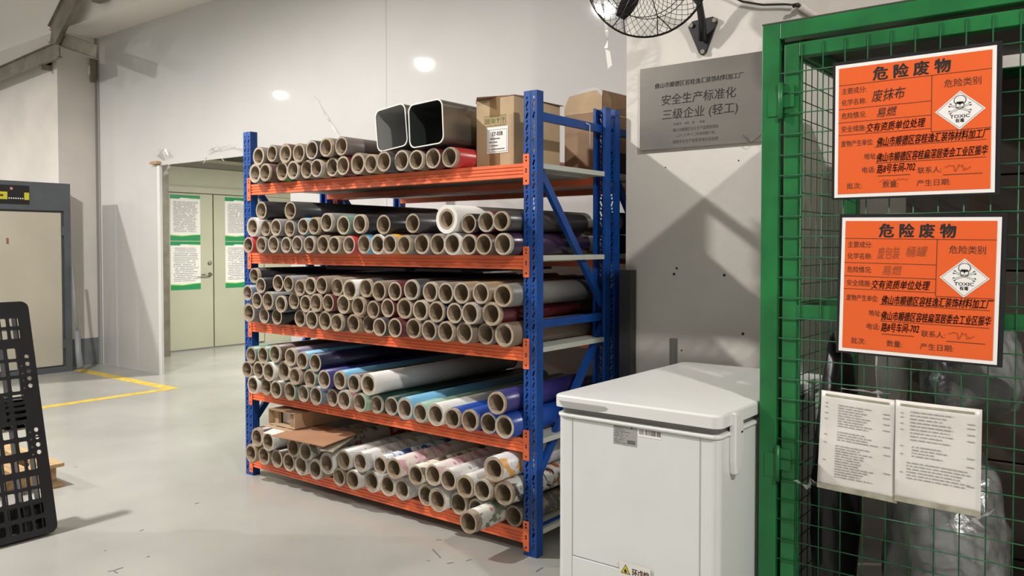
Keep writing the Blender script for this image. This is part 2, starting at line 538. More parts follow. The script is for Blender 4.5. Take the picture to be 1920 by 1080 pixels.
# ================================================================= CABINET left
cb = thing('curing_cabinet', 'tall grey steel cabinet with beige door and control panel at the left wall', 'cabinet', (-9.08, 2.45, 0))
CW, CH = 1.52, 2.0       # along Y
body = MB().box((-.33, -.7, 0), (-.03, CW, CH)).build('cabinet_body', M_GREY, cb, .006)
fr = plate_mesh('door_frame', [rect(-.7, 0, CW, CH), rect(-.55, .06, CW - .068, 1.71, .01)], .03, M_GREY)
link('door_frame', fr, cb, mw=frame((-.03, 0, 0), '+x'))
dr = MB().box((-.03, -.53, .07), (-.012, CW - .088, 1.69)).build('door', M_BEIGE, cb, .01)
for z in (.25, 1.45):
    MB().box((-.012, CW - .09, z), (.006, CW - .068, z + .10)).build('hinge', M_GREY, dr)
MB().box((-.012, CW - .62, 1.36), (-.008, CW - .60, 1.42)).build('door_mark', mat('rust_mark', (.25, .12, .08), .8), dr)
pan = MB().box((0, .2, 1.765), (.006, 1.115, 1.955)).build('control_panel', M_BLACK, cb)
MB().box((.006, .62, 1.81), (.012, .907, 1.885)).build('button', M_YEL, pan)
MB().box((.006, 1.065, 1.81), (.012, 1.11, 1.885)).build('button', M_YEL, pan)
MB().box((.012, .66, 1.838), (.014, .87, 1.858)).build('display', M_BROWN if False else M_INKB, pan)
MB().lathe([(.014, .006), (.014, .014)], 12, 'x').build('indicator', mat('pale_red', (.5, .25, .2), .4), pan).location = (0, .945, 1.92)
mb = MB()
for i in range(7): mb.box((.006, .92 + i * .021, 1.817), (.008, .93 + i * .021, 1.829))
mb.build('marking', M_SIGNW, pan)
# drain pipe
dp = MB(); dp.tube([on(1, 136, 500, 3.97), on(1, 140, 570, 3.965), on(1, 145, 622, 3.96)], .014, 8); dp.tube([on(1, 145, 620, 3.96), on(1, 147, 660, 3.95), on(1, 151, 690, 3.94)], [.028, .03, .036], 10)
tag(dp.build('drain_pipe', mat('pipe_grey', (.24, .25, .26), .4)), 'pale grey bent pipe leaning in the corner beside the grey cabinet', 'pipe')

# ================================================================= NOTICES ON THE DOORS
for i, (y0, y1, z0, z1, lb, ttl) in enumerate((
        (5.43, 5.84, 1.405, 1.985, 'upper green-bordered notice on the left door leaf', 'large'), (5.43, 5.84, .78, 1.395, 'lower green-bordered notice on the left door leaf, boxed text', 'small'),
        (6.20, 6.61, 1.405, 1.985, 'upper green-bordered notice on the right door leaf', 'large'), (6.20, 6.61, .78, 1.395, 'lower green-bordered notice on the right door leaf, beside the rack post', 'small'))):
    t = thing('notice_poster', lb, 'notice', (DX, y0, z0), 'green-bordered notices on the double door')
    W, Hh = y1 - y0, z1 - z0
    link('sheet', plate_mesh('sheet', [rect(0, 0, W, Hh)], .001, M_SIGNW), t, mw=frame((.001, 0, 0), '+x'))
    top = [(0, Hh), (0, Hh - .05), (W * .3, Hh - .05), (W * .35, Hh - .035), (W, Hh - .04), (W, Hh)]
    bot = [(0, 0), (W, 0), (W, .075), (W * .75, .07), (W * .4, .055), (0, .065)]
    parts = [(plate_mesh('p', [top], .0004, M_PGREEN), 0, 0, 0, 0), (plate_mesh('p', [bot], .0004, M_PGREEN), 0, 0, 0, 0),
             (plate_mesh('p', [[(0, .065), (W * .4, .055), (W * .75, .07), (W, .075), (W, .083), (W * .7, .079), (W * .4, .066), (0, .078)]], .0005, M_PLIME), 0, 0, 0, 1),
             (plate_mesh('p', [rect(W * .6, Hh - .048, W, Hh - .042)], .0005, M_PLIME), 0, 0, 0, 1)]
    join(parts, 'border', [M_PGREEN, M_PLIME], t, frame((.0022, 0, 0), '+x'))
    n = 25 if ttl == 'large' else 19
    link('lettering', print_lines(W * .10, W * .93, Hh - .085, .115, n, .009 if ttl == 'large' else .011, i, .45, (.85, 1), .92, m=mat('poster_ink', (.26, .27, .26), .6)), t, mw=frame((.0024, 0, 0), '+x'))['kind'] = 'stuff'

# torn film around the cut opening
def crinkle(name, pts, wd, label, m=M_FILMC, seed=1):
    rnd = random.Random(seed); mb = MB(); vs = []
    for p in pts:
        p = Vector(p); q = Vector((rnd.uniform(-1, 1), rnd.uniform(-.6, .2), rnd.uniform(-.4, .4))).normalized() * wd * rnd.uniform(.5, 1)
        vs += [p - q, p + Vector((0, -.01, 0)), p + q]
    fs = []
    for i in range(len(pts) - 1):
        for k in (0, 1): fs.append((3 * i + k, 3 * i + k + 1, 3 * i + 4 + k, 3 * i + 3 + k))
    mb.add(vs, fs, 0, True)
    return tag(mb.build(name, m), label, 'plastic film')
crinkle('torn_film', [on(1, 290 + 6 * k, 285 + random.uniform(-8, 22), WY - .04) for k in range(6)], .06, 'crinkled clear film tape at the top left corner of the opening', seed=3)
crinkle('torn_film', [on(1, 318 - 2 * k, 308 + 5 * k, WY - .04) for k in range(5)], .03, 'short torn tail of clear film hanging just inside the opening corner', seed=5)
crinkle('torn_film', [on(1, 388 - 2 * k, 296 + 3.5 * k, WY - .04) for k in range(4)], .012, 'tiny white film shred hanging from the middle of the opening edge', M_WHITE2, seed=6)
crinkle('torn_film', [on(1, 414 + 2 * k, 294 + 2.5 * k, WY - .04) for k in range(4)], .012, 'tiny white film shred at the opening edge close to the blue post', M_WHITE2, seed=8)
crinkle('torn_film', [on(1, 390 + 9 * k, 282 - k + random.uniform(-4, 4), WY - .03) for k in range(8)], .05, 'crumpled clear film taped above the opening by the blue post', seed=9)
crinkle('torn_film', [on(1, 590 + 6 * k, 180 + 10 * k, WY - .02) for k in range(9)], .02, 'long diagonal crease of loose film on the partition above the rolls', seed=11)
p = on(1, 290, 305, WY - .03)
tag(MB().box((p.x - .07, WY - .05, p.z - .015), (p.x + .07, WY, p.z + .012)).build('wood_offcut', M_WOOD, None, .003), 'small orange wood offcut jammed at the top corner of the opening', 'wood')

# ================================================================= RACKS
BX0, BX1 = -4.135, -2.085          # centres of the uprights
TOPS = [.112, .5075, .903, 1.2985, 1.694]
FY = 2.795


def upright_mesh():
    lo = [rect(-.035, 0, .035, 2.0)]
    z = .045
    while z < 1.97:
        for s in (-1, 1):
            cx = s * .018
            lo.append([(cx - .0085, z - .009), (cx - .001, z - .015), (cx + .0085, z + .009), (cx + .001, z + .015)])
            lo.append(rect(cx - .004, z + .021, cx + .004, z + .031))
        z += .05
    me = plate_mesh('upright', lo, .002, M_BLUE)
    me.transform(Matrix(((1, 0, 0, 0), (0, 0, 1, 0), (0, 1, 0, 0), (0, 0, 0, 1))))
    bm = bmesh.new(); bm.from_mesh(me)
    mb = MB()
    for s in (-1, 1):
        mb.box((s * .035 - (.002 if s > 0 else 0), .002, 0), (s * .035 + (.002 if s < 0 else 0), .045, 2.0))
        mb.box((min(s * .035, s * .020), .045, 0), (max(s * .035, s * .020), .047, 2.0))
    mb.box((-.0022, -.0012, 0), (.0022, 0, 2.0))
    m2 = mb.mesh('x', M_BLUE); bm.from_mesh(m2)
    bmesh.ops.recalc_face_normals(bm, faces=bm.faces)
    bm.to_mesh(me); bm.free()
    return me


UPR = upright_mesh()
CON = {}
for s in (-1, 1):
    x0, x1 = (-.036, -.004) if s > 0 else (.004, .036)
    lo = [rect(x0, 0, x1, .132, .003)]
    c = (x0 + x1) / 2
    for z in (.016, .055, .065, .103, .117): lo.append(rect(c - .0045, z - .0035, c + .0045, z + .0045))
    me = plate_mesh('connector_plate', lo, .003, M_ORANGE)
    me.transform(Matrix(((1, 0, 0, 0), (0, 0, -1, 0), (0, 1, 0, 0), (0, 0, 0, 1))))
    CON[s] = me
prof = [(0.0, 0.0), (.0, .006)]
z = .009
for k in range(3):
    prof += [(0, z), (.004, z + .002), (.004, z + .006), (0, z + .008)]; z += .015
prof += [(0, .060), (.045, .060), (.045, .0)]
BEAM = MB().prism(prof, BX0 + .034, BX1 - .034, 0).mesh('beam', M_ORANGE)
BOARDM = MB().box((BX0 + .036, .047, -.022), (BX1 + .03, .565, 0)).box((BX0 + .05, .05, -.03), (BX1 - .06, .56, -.022)).mesh('shelf_board', M_BOARD)


def rack(y0, label):
    r = thing('storage_rack', label, 'rack', ((BX0 + BX1) / 2, y0, 0), 'blue and orange storage racks standing back to back')
    cx = (BX0 + BX1) / 2
    for x in (BX0, BX1):
        for back in (0, 1):
            o = link('upright', UPR, r)
            o.location = (x - cx, .60 if back else 0, 0)
            if back: o.rotation_euler = (0, 0, PI)
        # bracing of the side frame, bolted between the posts
        br = ((.10, .10, 0), (1.00, 1.00, 0), (1.90, 1.90, 0), (1.72, 1.06, 1), (.30, .95, 2))
        for za, zb, k in br:
            MB().bar((x - cx, .02, za), (x - cx, .58, zb), .022, .036, (0, 0, 1)).build('brace', M_BLUE, r)
        for back in (0, 1):
            yy = .625 if False else (.565 if back else -.0)
    for ti, zt in enumerate(TOPS):
        for back in (0, 1):
            b = link('beam', BEAM, r)
            b.location = (-cx, .0, zt - .06) if not back else (cx, .60, zt - .06)
            if back: b.rotation_euler = (0, 0, PI)
            for s, x in ((1, BX1), (-1, BX0)):
                if not back:
                    c = link('connector_plate', CON[s], b); c.location = (x, -.0005, -.033)
                else:
                    c = link('connector_plate', CON[-s], b); c.location = (2 * cx - x, -.0005, -.033)
        o = link('shelf_board', BOARDM, r); o.location = (-cx, -.003, zt)
    return r


rack(FY, 'blue and orange steel rack in front, its five shelves full of film rolls')
rack(FY + .64, 'blue and orange steel rack standing directly behind the front rack')
tg = MB(); p = on(0, 1099, 235, BX1)
tg.tube([p + Vector((.02, 0, -.10)), p + Vector((.02, .0, 0)), p + Vector((.02, -.03, .005))], .0025, 6)
tag(tg.build('wire_hook', M_RIM), 'thin white wire hook hanging over the top brace of the rack frame', 'hook')

# ================================================================= ROLLS
T1U = [(484.5, 293, 17.8, 'taupe'), (510, 293, 16.2, 'taupe'), (535, 288, 18.7, 'brown'), (560, 287, 18.2, 'kraft'), (585, 285, 18.2, 'charcoal'), (611, 282, 18.5, 'taupe'), (640, 282, 18.2, 'taupe')]
T1L = [(478, 325, 18.5, 'taupe'), (500, 323, 17.5, 'brown'), (525, 321, 19, 'green'), (549, 319, 18, 'kraft'), (575, 317.5, 17.6, 'taupe'), (596.6, 315, 17.6, 'tan'), (620.7, 313.5, 18.2, 'kraft'), (643, 310.7, 18.5, 'maroon'),
       (675, 306.5, 20.5, 'kraft'), (706, 306, 18.2, 'tan'), (729, 302, 20, 'charcoal'), (757, 300.7, 20, 'taupe'), (787, 299, 19.2, 'kraft'), (822, 296, 20, 'maroon'), (851, 294, 20, 'red')]
T2A = [(489.6, 395, 17.5, 'black'), (544, 395, 17.5, 'charcoal')]
T2B = [(475, 425.6, 18, 'white'), (496, 427, 15.5, 'kraft'), (517, 427, 16.5, 'grey'), (543, 428, 16, 'grey'), (568, 426, 16.5, 'sky'), (590, 425, 17, 'kraft'), (610, 417.6, 18, 'grey'), (643.5, 422, 18.5, 'sage'), (674, 420, 19, 'black'),
       (719, 421, 19.3, 'black'), (774, 422.5, 19, 'charcoal'), (837.5, 412, 27, 'white'), (882, 419, 19, 'black'), (910, 416, 20.8, 'maroon'), (937, 417, 19.7, 'charcoal')]
T2C = [(465.5, 457.7, 15.3, 'red'), (489.6, 457, 16, 'grey'), (512.5, 457, 17, 'grey'), (536, 458, 15.8, 'kraft'), (557, 456, 17, 'taupe'), (581.5, 456, 17, 'kraft'), (603, 456, 17.6, 'kraft'), (626, 448, 17, 'tan'), (656, 458, 17.4, 'red'),
       (681, 457, 18.6, 'sky'), (707.5, 456.7, 18.8, 'white'), (731.7, 457, 19.2, 'yellow'), (761.7, 456.7, 18.6, 'grey'), (787, 456, 20.2, 'violetgrey'), (822.5, 455.5, 20.3, 'grey'), (855, 455.5, 20.9, 'white'), (897, 454.7, 20.3, 'maroon'), (922.5, 455, 20.7, 'brown'), (951, 455, 21.7, 'purple')]
T3A = [(477.8, 519, 15, 'black'), (488, 536, 15.5, 'black'), (523, 531, 16.6, 'black'), (548, 536, 15.5, 'grey'), (561.5, 538, 16, 'kraft'), (578.5, 538, 17, 'maroon'), (605, 537.4, 17, 'kraft'), (624.5, 540, 17.8, 'kraft'), (658.5, 545, 19, 'white'), (684, 546, 18.5, 'charcoal'),
       (707.5, 546, 19.2, 'kraft'), (740.5, 546.6, 18.5, 'maroon'), (770, 546, 20.2, 'charcoal'), (807.7, 548, 19.7, 'taupe'), (833.7, 551, 20.2, 'kraft'), (863.6, 552.4, 20.6, 'tan'), (901.4, 550, 20.7, 'tan'), (942.4, 554.5, 22.5, 'grey')]
T3B = [(464, 549, 15, 'slate'), (483, 565, 16, 'grey'), (500, 562, 17.7, 'grey'), (527.4, 570, 16.6, 'black'), (550, 567.5, 16.3, 'charcoal'), (573.3, 568.5, 16.6, 'kraft'), (595.6, 568.5, 18, 'charcoal'), (616, 571.5, 17, 'maroon'), (636, 573, 18.5, 'tan'), (673.3, 577.4, 18.5, 'brown'),
       (701, 580, 17.5, 'brown'), (725, 582.7, 18.5, 'maroon'), (758, 580.6, 20.7, 'kraft'), (788.8, 581.3, 19.9, 'kraft'), (817, 585.3, 20.7, 'navy'), (852.7, 586.7, 20.2, 'charcoal'), (882.4, 588, 21.5, 'taupe'), (920, 588.8, 23.4, 'maroon')]
T3C = [(464.4, 586, 18.5, 'grey'), (494.8, 592, 15.6, 'charcoal'), (519, 593.7, 16, 'black'), (562, 596.7, 16.8, 'kraft'), (585, 599.6, 18, 'kraft'), (609, 601, 18.8, 'kraft'), (634.8, 605.6, 17.5, 'charcoal'), (659, 606.3, 17.5, 'tan'), (690.4, 607.8, 18, 'kraft'), (712, 613.5, 18.2, 'charcoal'),
       (741.7, 615, 19, 'maroon'), (774, 615.8, 19.9, 'charcoal'), (804.7, 619.6, 19.7, 'grey'), (839, 622.3, 20.6, 'kraft'), (869.8, 624, 21, 'kraft'), (908, 626, 20.8, 'grey'), (945, 628.4, 23, 'kraft')]
T4A = [(470.4, 666.3, 16.3, 'sage'), (493.3, 668.5, 16.6, 'sage'), (517, 669.3, 17.5, 'brown'), (542.2, 673.7, 17.5, 'violetgrey'), (565.2, 679, 17, 'sky'), (590.4, 681, 17.8, 'navy')]
T4B = [(463, 692, 16, 'kraft'), (484.4, 696, 16.6, 'kraft'), (504.4, 699.3, 17.8, 'white'), (529, 701.9, 18.5, 'white'), (552.6, 707, 17, 'taupe'), (580.7, 710, 18, 'mint'), (608, 712, 18.5, 'indigo'), (636.3, 714.4, 18.2, 'sky'), (663, 719, 17.8, 'brown'), (690.4, 720.4, 20.7, 'white'), (931, 759, 22.4, 'indigo')]
T4C = [(474.8, 721.9, 16.8, 'white'), (499.3, 724.8, 16.8, 'tan'), (519.3, 730.7, 17.5, 'taupe'), (543.7, 733.7, 17.5, 'sage'), (568.9, 738, 16.6, 'taupe'), (594, 742.6, 18, 'slate'), (621, 745.6, 17, 'taupe'), (646, 750, 19.5, 'pink'), (675.6, 755, 18.5, 'mint'), (704, 758.5, 17.5, 'forest'),
       (732.6, 761, 18.7, 'forest'), (759, 766.3, 21.4, 'sky'), (787.6, 774.4, 19, 'mint'), (817, 777.5, 21.4, 'white'), (847.7, 784.6, 19.8, 'blue'), (881.3, 788.7, 21.4, 'blue'), (915, 793.8, 21, 'blue'), (949.5, 801, 23.4, 'blue')]
T5A = [(481.7, 820.4, 18.5, 'brown'), (502.5, 829.6, 17.6, 'white'), (549.3, 842.6, 18, 'fgrey'), (572.4, 850, 18, 'ffloral'), (613, 869.4, 20, 'white'), (644.6, 866.7, 19.4, 'fgrey'), (675, 870.4, 20, 'frust'), (714, 873, 17.6, 'fblue'), (737, 881, 20.4, 'fpink'),
       (780, 894.4, 19.5, 'fyellow'), (816.7, 892, 20.4, 'fpink'), (846, 902, 20.6, 'fgrey'), (878, 913, 22, 'fgrey'), (911.6, 922.7, 21.5, 'tan'), (928, 886.7, 24.4, 'forange'), (945.6, 926.7, 23.3, 'fleaf')]
T5B = [(470.6, 850, 17.6, 'tan'), (494.6, 854.6, 18, 'taupe'), (518.7, 860, 18, 'brown'), (541.9, 866.7, 18, 'taupe'), (565, 873, 18.5, 'white'), (591, 879.6, 20.7, 'tan'), (637.2, 895.4, 17.6, 'kraft'), (662.2, 900, 19, 'fgrey'), (696.5, 902.8, 20.4, 'white'), (725.2, 910, 20, 'white'),
       (753.3, 917.8, 21, 'fgrey'), (803.3, 923.3, 19.5, 'white'), (825.6, 938.9, 22.2, 'white'), (861, 944.4, 22.2, 'tan'), (892, 948.9, 19, 'white'), (906.7, 976.7, 22.2, 'ffloral'), (970, 965, 20.5, 'fdark')]
TIERS = [('bottom', TOPS[0], [('upper', T5A), ('lower', T5B)]), ('fourth', TOPS[1], [('top', T4A), ('middle', T4B), ('bottom', T4C)]),
         ('middle', TOPS[2], [('top', T3A), ('middle', T3B), ('bottom', T3C)]), ('second', TOPS[3], [('topmost', T2A), ('upper', T2B), ('lower', T2C)]),
         ('top', TOPS[4], [('upper', T1U), ('lower', T1L)])]
ORD = ['first', 'second', 'third', 'fourth', 'fifth', 'sixth', 'seventh', 'eighth', 'ninth', 'tenth', 'eleventh', 'twelfth', 'thirteenth', 'fourteenth', 'fifteenth', 'sixteenth', 'seventeenth', 'eighteenth', 'nineteenth', 'twentieth']
rr = random.Random(4)
CARTX = on(1, 893, 305, 2.88).x
for tier, zt, rows in TIERS:
    items = []
    for ri, (rn, lst) in enumerate(rows):
        bottom = ri == len(rows) - 1
        for i, (px, py, rp, k) in enumerate(sorted(lst)):
            yf = 2.715 + rr.uniform(-.012, .012)
            if bottom:
                q = on(2, px, py + rp, zt)
                if tier != 'second': yf = min(2.765, max(2.655, q.y))
            if (tier, rn, i) == ('bottom', 'lower', 15): pass
            P = on(1, px, py, yf)
            if (px, py) == (906.7, 976.7): yf = 2.60; P = on(1, px, py, yf)
            if px == 970: yf = 2.79; P = on(1, px, py, yf)
            R = rp * depth(P) / F
            if rp < 26: R = min(max(R, .0445), .0575)
            items.append(dict(x=P.x, z=P.z, R=R, yf=yf, k=k, row=rn, n=i, N=len(lst), bottom=bottom, px=px, py=py, rp=rp))
    for it in range(400):
        for a in items:
            lo_ = zt + a['R'] + .0005
            if a['bottom'] and it < 300: a['z'] = a['z'] * .7 + lo_ * .3
            if a['z'] < lo_: a['z'] = lo_
            a['x'] = max(BX0 + .0375 + a['R'], min(BX1 - .0375 - a['R'], a['x']))
            if a['k'] == 'red' and a['px'] > 800: a['x'] = min(a['x'], CARTX - a['R'] - .002)
        for i, a in enumerate(items):
            for b in items[i + 1:]:
                dx, dz = b['x'] - a['x'], b['z'] - a['z']
                d = math.hypot(dx, dz); mn = a['R'] + b['R'] + .0006
                if 1e-6 < d < mn:
                    e = (mn - d) / d / 2; wz = .5 if (a['bottom'] and b['bottom']) else 1
                    a['x'] -= dx * e; b['x'] += dx * e
                    if a['bottom'] == b['bottom']: a['z'] -= dz * e * wz; b['z'] += dz * e * wz
                    elif a['bottom']: b['z'] += dz * e * 2
                    else: a['z'] -= dz * e * 2
    for a in items:
        film = film_mat(a['k'])
        desc = FILM[a['k']][0] if a['k'] in FILM else FNAME[a['k']]
        if tier == 'second' and a['row'] == 'topmost':
            lb = '%s roll lying highest on the second shelf, %s' % (desc, 'at its left end' if a['n'] == 0 else 'next to the black one')
        elif a['rp'] > 26: lb = 'fat white roll, thickest of all, lying on the second shelf'
        else:
            lb = '%s roll, %s from left in %s row of %s shelf' % (desc, ORD[a['n']] if a['n'] else 'first', a['row'], tier)
        t = thing('film_roll', lb, 'roll', (a['x'], a['yf'], a['z']), 'film rolls on the %s shelf' % tier)
        L = .62 if a['px'] > 895 else 1.17 + rr.uniform(-.05, .04)
        R = a['R']; rin = min(.040, R * .795) if a['rp'] < 26 else .036
        rc = R - .0022
        inset = rr.choice((0, .001, .002, .012, .02)) if a['k'] not in ('white',) else 0
        if a['rp'] > 26: rc = .047
        if (a['px'], a['py']) == (906.7, 976.7): inset = .035
        wobp = rr.uniform(0, 6)
        wob = (lambda t_, w_=wobp: .006 * math.sin(2 * t_ + w_) + .004 * math.sin(5 * t_ + w_))
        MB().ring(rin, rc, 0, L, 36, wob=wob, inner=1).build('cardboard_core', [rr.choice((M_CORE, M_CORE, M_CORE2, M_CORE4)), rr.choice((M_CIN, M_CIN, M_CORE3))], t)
        MB().ring(rc + .0002, R, inset, L - .004, 36, wob=wob).build('film_wrap', film, t)
# rolls lying on the rear rack, seen past the right post
for i, (x, y, z0, R, k, lb) in enumerate(((-2.20, 3.68, 1.2985 + .10, .058, 'navy', 'dark navy roll on the rear rack, its pale end showing behind the post'),
                                          (-2.24, 3.70, 1.2985, .05, 'purple', 'dark violet roll on the rear rack second shelf, under the navy one'),
                                          (-2.22, 3.66, .903, .055, 'grey', 'grey roll at the right end of the rear rack middle shelf'),
                                          (-2.24, 3.68, .903 + .11, .052, 'black', 'black roll lying above the grey roll on the rear rack'),
                                          (-2.22, 3.66, .5075, .05, 'navy', 'navy roll at the right end of the rear rack fourth shelf'),
                                          (-2.22, 3.66, .112, .052, 'fdark', 'dark floral roll at the right end of the rear rack bottom shelf'))):
    t = thing('film_roll', lb, 'roll', (x, y, z0 + R + .0005), 'film rolls on the rear rack')
    MB().ring(.038, R - .012, 0, .34, 32).build('cardboard_core', M_CORE2, t)
    MB().ring(R - .0118, R, .0, .335, 32).build('film_wrap', film_mat(k), t)
# flat boards on the piles
for (x0, x1, y0, y1, z, h, lb, m) in ((-3.75, -3.10, 3.05, 3.9, 1.205, .018, 'dark grey flat board lying on the rolls of the middle shelf', FILM and mat('dark_board', (.13, .125, .12), .5)),
                                      (-3.08, -2.75, 3.10, 3.9, 1.205, .016, 'second flat board beside the dark grey board, middle shelf', mat('dark_board2', (.16, .16, .15), .5)),
                                      (-3.95, -3.55, 3.1, 3.8, .812, .018, 'short grey board lying behind the rolls of the fourth shelf', mat('grey_board', (.25, .25, .22), .5))):
    tag(MB().box((x0, y0, z), (x1, y1, z + h)).build('flat_board', m, None, .003), lb, 'board')
wl = on(2, 500, 822, .332)

# cardboard box and sheets on the bottom shelf
bx = thing('open_carton', 'long flat open-ended carton lying on the rolls at bottom left', 'carton', (-3.87, 2.74, .345))
t_ = .004
W_, H_, L_ = .235, .085, .95
MB().box((0, 0, 0), (W_, L_, t_)).build('bottom_panel', M_CARTON, bx)
MB().box((0, 0, H_ - t_), (W_, L_, H_)).build('top_panel', M_CARTON2, bx)
MB().box((0, 0, t_), (t_, L_, H_ - t_)).build('side_panel', M_CARTON, bx)
MB().box((W_ - t_, 0, t_), (W_, L_, H_ - t_)).build('side_panel', M_CARTON, bx)
MB().box((t_, .03, t_), (.05, .05, H_ - t_)).build('end_flap', M_CARTON, bx)
MB().box((.17, .02, t_), (W_ - t_, .04, H_ - t_)).build('end_flap', M_CARTON2, bx)
MB().box((.05, .06, t_ + .001), (.17, .5, H_ - .02)).build('filling', M_PAPER, bx)
MB().box((0, -.03, -.008), (W_, 0, -.004)).build('bottom_flap', M_CARTON, bx)
cs = MB(); q = [on(2, 510, 818, .335), on(2, 608, 838, .335), on(2, 668, 815, .335), on(2, 590, 793, .335)]
cs.add([v for v in q] + [v + Vector((0, 0, .005)) for v in q], [(0, 1, 2, 3), (4, 7, 6, 5), (0, 4, 5, 1), (1, 5, 6, 2), (2, 6, 7, 3), (3, 7, 4, 0)])
tag(cs.build('cardboard_sheet', mat('sheet_brown', (.42, .22, .12), .75, var=.1)), 'flat reddish brown cardboard sheet lying on the rolls of the bottom shelf', 'cardboard sheet')
ps = MB(); q = [on(2, 600, 845, .31), on(2, 625, 848, .31), on(2, 690, 800, .33), on(2, 672, 797, .33)]
ps.add([v for v in q] + [v + Vector((0, 0, .006)) for v in q], [(0, 1, 2, 3), (4, 7, 6, 5), (0, 4, 5, 1), (1, 5, 6, 2), (2, 6, 7, 3), (3, 7, 4, 0)])
tag(ps.build('bundle_of_strips', M_PAPERD), 'bundle of pale strips sticking out beside the brown cardboard sheet', 'strips')
ps = MB(); q = [on(2, 493, 812, .333), on(2, 520, 816, .333), on(2, 545, 808, .333), on(2, 515, 803, .333)]
ps.add([v for v in q] + [v + Vector((0, 0, .002)) for v in q], [(0, 1, 2, 3), (4, 7, 6, 5), (0, 4, 5, 1), (1, 5, 6, 2), (2, 6, 7, 3), (3, 7, 4, 0)])
tag(ps.build('paper_scrap', M_SIGNW), 'small white paper scrap under the open carton, bottom shelf', 'paper')

# square aluminium tubes on the top shelf
for i, (xl, xr, yt, yb, yf, L, rot, lb) in enumerate(((769, 833, 198, 281, 2.73, .56, math.radians(-3), 'square aluminium tube with inside coloured dark for shade, beside the carton with white label'),
                                                     (709, 766, 206, 286, 2.75, .5, math.radians(-6), 'square aluminium tube with silver inside, left one of the pair'))):
    a = on(1, xl, yb, yf); b = on(1, xr, yb, yf); c = on(1, xl, yt, yf)
    Wd = b.x - a.x; Ht = (on(1, xr, yt, yf).z + c.z) / 2 - (a.z + b.z) / 2
    zb = TOPS[4] + .101
    t = thing('square_tube', lb, 'square tube', (a.x, yf, zb), 'square aluminium tubes on the top shelf')
    t.rotation_euler = (0, rot, 0)
    def lp(off): return rect(off, off, Wd - off, Ht - off, .034 - off * .5, 5)
    tm = plate_mesh('tube_wall', [lp(0), lp(.0035)], L, M_ALU)
    tm.transform(Matrix(((1, 0, 0, 0), (0, 0, 1, 0), (0, 1, 0, 0), (0, 0, 0, 1))))
    tm.flip_normals()
    tm.materials.append(M_RIM)
    link('tube_wall', tm, t)
    rm = plate_mesh('white_rim', [lp(-.0008), lp(.0042)], .003, M_RIM); rm.transform(Matrix(((1, 0, 0, 0), (0, 0, 1, -.003), (0, 1, 0, 0), (0, 0, 0, 1)))); rm.flip_normals()
    link('white_rim', rm, t)
    ln = plate_mesh('lining', [lp(.0036), lp(.0044)], L * .9, mat('shade_lining', (.03, .035, .03), .35) if i == 0 else mat('silver_lining', (.34, .34, .33), .35, metal=.2)); ln.transform(Matrix(((1, 0, 0, 0), (0, 0, 1, .004), (0, 1, 0, 0), (0, 0, 0, 1)))); ln.flip_normals()  # right tube's near-black lining colour stands in for the shade inside it
    link('lining', ln, t)

# carton with the white label
c0 = on(1, 893, 305, 2.88); c1 = on(1, 964, 300, 2.88)
CWd, CHt, CDp = c1.x - c0.x, .315, .36
bx = thing('labelled_carton', 'brown carton with white label reading SY-03B on the top shelf', 'carton', (c0.x, 2.88, TOPS[4] + .0005))
MB().box((0, 0, 0), (CWd, CDp, CHt)).build('carton_body', M_CARTON, bx, .004)
MB().bar((0, .0, CHt), (CWd / 2 + .0, .0 + .10, CHt + .012), .16, .003, (0, 0, 1)).build('top_flap', M_CARTON2, bx)
fl = MB(); fl.add([(0, 0, CHt), (CWd, 0, CHt), (CWd - .02, .12, CHt + .012), (.02, .12, CHt + .02)], [(0, 1, 2, 3)]); fl.add([(CWd, 0, CHt), (CWd + .012, CDp + .01, CHt + .002), (CWd - .08, CDp, CHt + .012), (CWd - .02, .05, CHt + .008)], [(0, 1, 2, 3)])
fo = fl.build('top_flap', M_CARTON2, bx); sm = fo.modifiers.new('s', 'SOLIDIFY'); sm.thickness = .004
for z0, z1 in ((CHt - .085, CHt + .001), (0, .075)):
    MB().box((CWd * .37, -.0012, z0), (CWd * .63, -.0002, z1)).build('tape', M_TAPE, bx)
MB().box((CWd * .37, 0, CHt + .001), (CWd * .63, .1, CHt + .002)).build('tape', M_TAPE, bx)
lx, lz, lw, lh = CWd * .30, .066, CWd * .55, .118
lab = MB().box((lx, -.0022, lz), (lx + lw, -.0012, lz + lh)).build('white_label', M_SIGNW, bx)
parts = [(plate_mesh('p', [rect(.006, .006, lw - .006, lh - .012), rect(.0072, .0072, lw - .0072, lh - .0132)], .0003, M_INK), 0, 0, 0, 0),
         (text_mesh('SY-03B', .026, M_INK, .0006, .062, 'CENTER'), lw / 2, lh * .74, 0, 0),
         (print_lines(.014, lw - .02, lh * .55, .018, 4, .0045, 3, .4, (.6, 1)), 0, 0, 0, 0)]
join(parts, 'label_print', [M_INK], lab, frame((lx, -.0026, lz), '-y'))
MG = mat('green_print', (.16, .22, .05), .7)
parts = [(plate_mesh('p', [rect(0, 0, .125, .046), rect(.0015, .0015, .1235, .0445)], .0003, MG), 0, 0, 0, 0)]
for k in (.038, .066, .095): parts.append((plate_mesh('p', [rect(k, 0, k + .0012, .046)], .0003, MG), 0, 0, 0, 0))
for k in (.008, .014, .022, .028): parts.append((plate_mesh('p', [rect(k, .01, k + .0025, .036)], .0003, MG), 0, 0, 0, 0))
parts.append((plate_mesh('p', [[(.045, .014), (.058, .014), (.06, .03), (.0515, .036), (.043, .03)]], .0003, MG), 0, 0, 0, 0))
parts.append((plate_mesh('p', [[(.072, .026), (.076, .034), (.081, .037), (.086, .034), (.090, .026), (.082, .027), (.082, .010), (.079, .010), (.079, .027)]], .0003, MG), 0, 0, 0, 0))
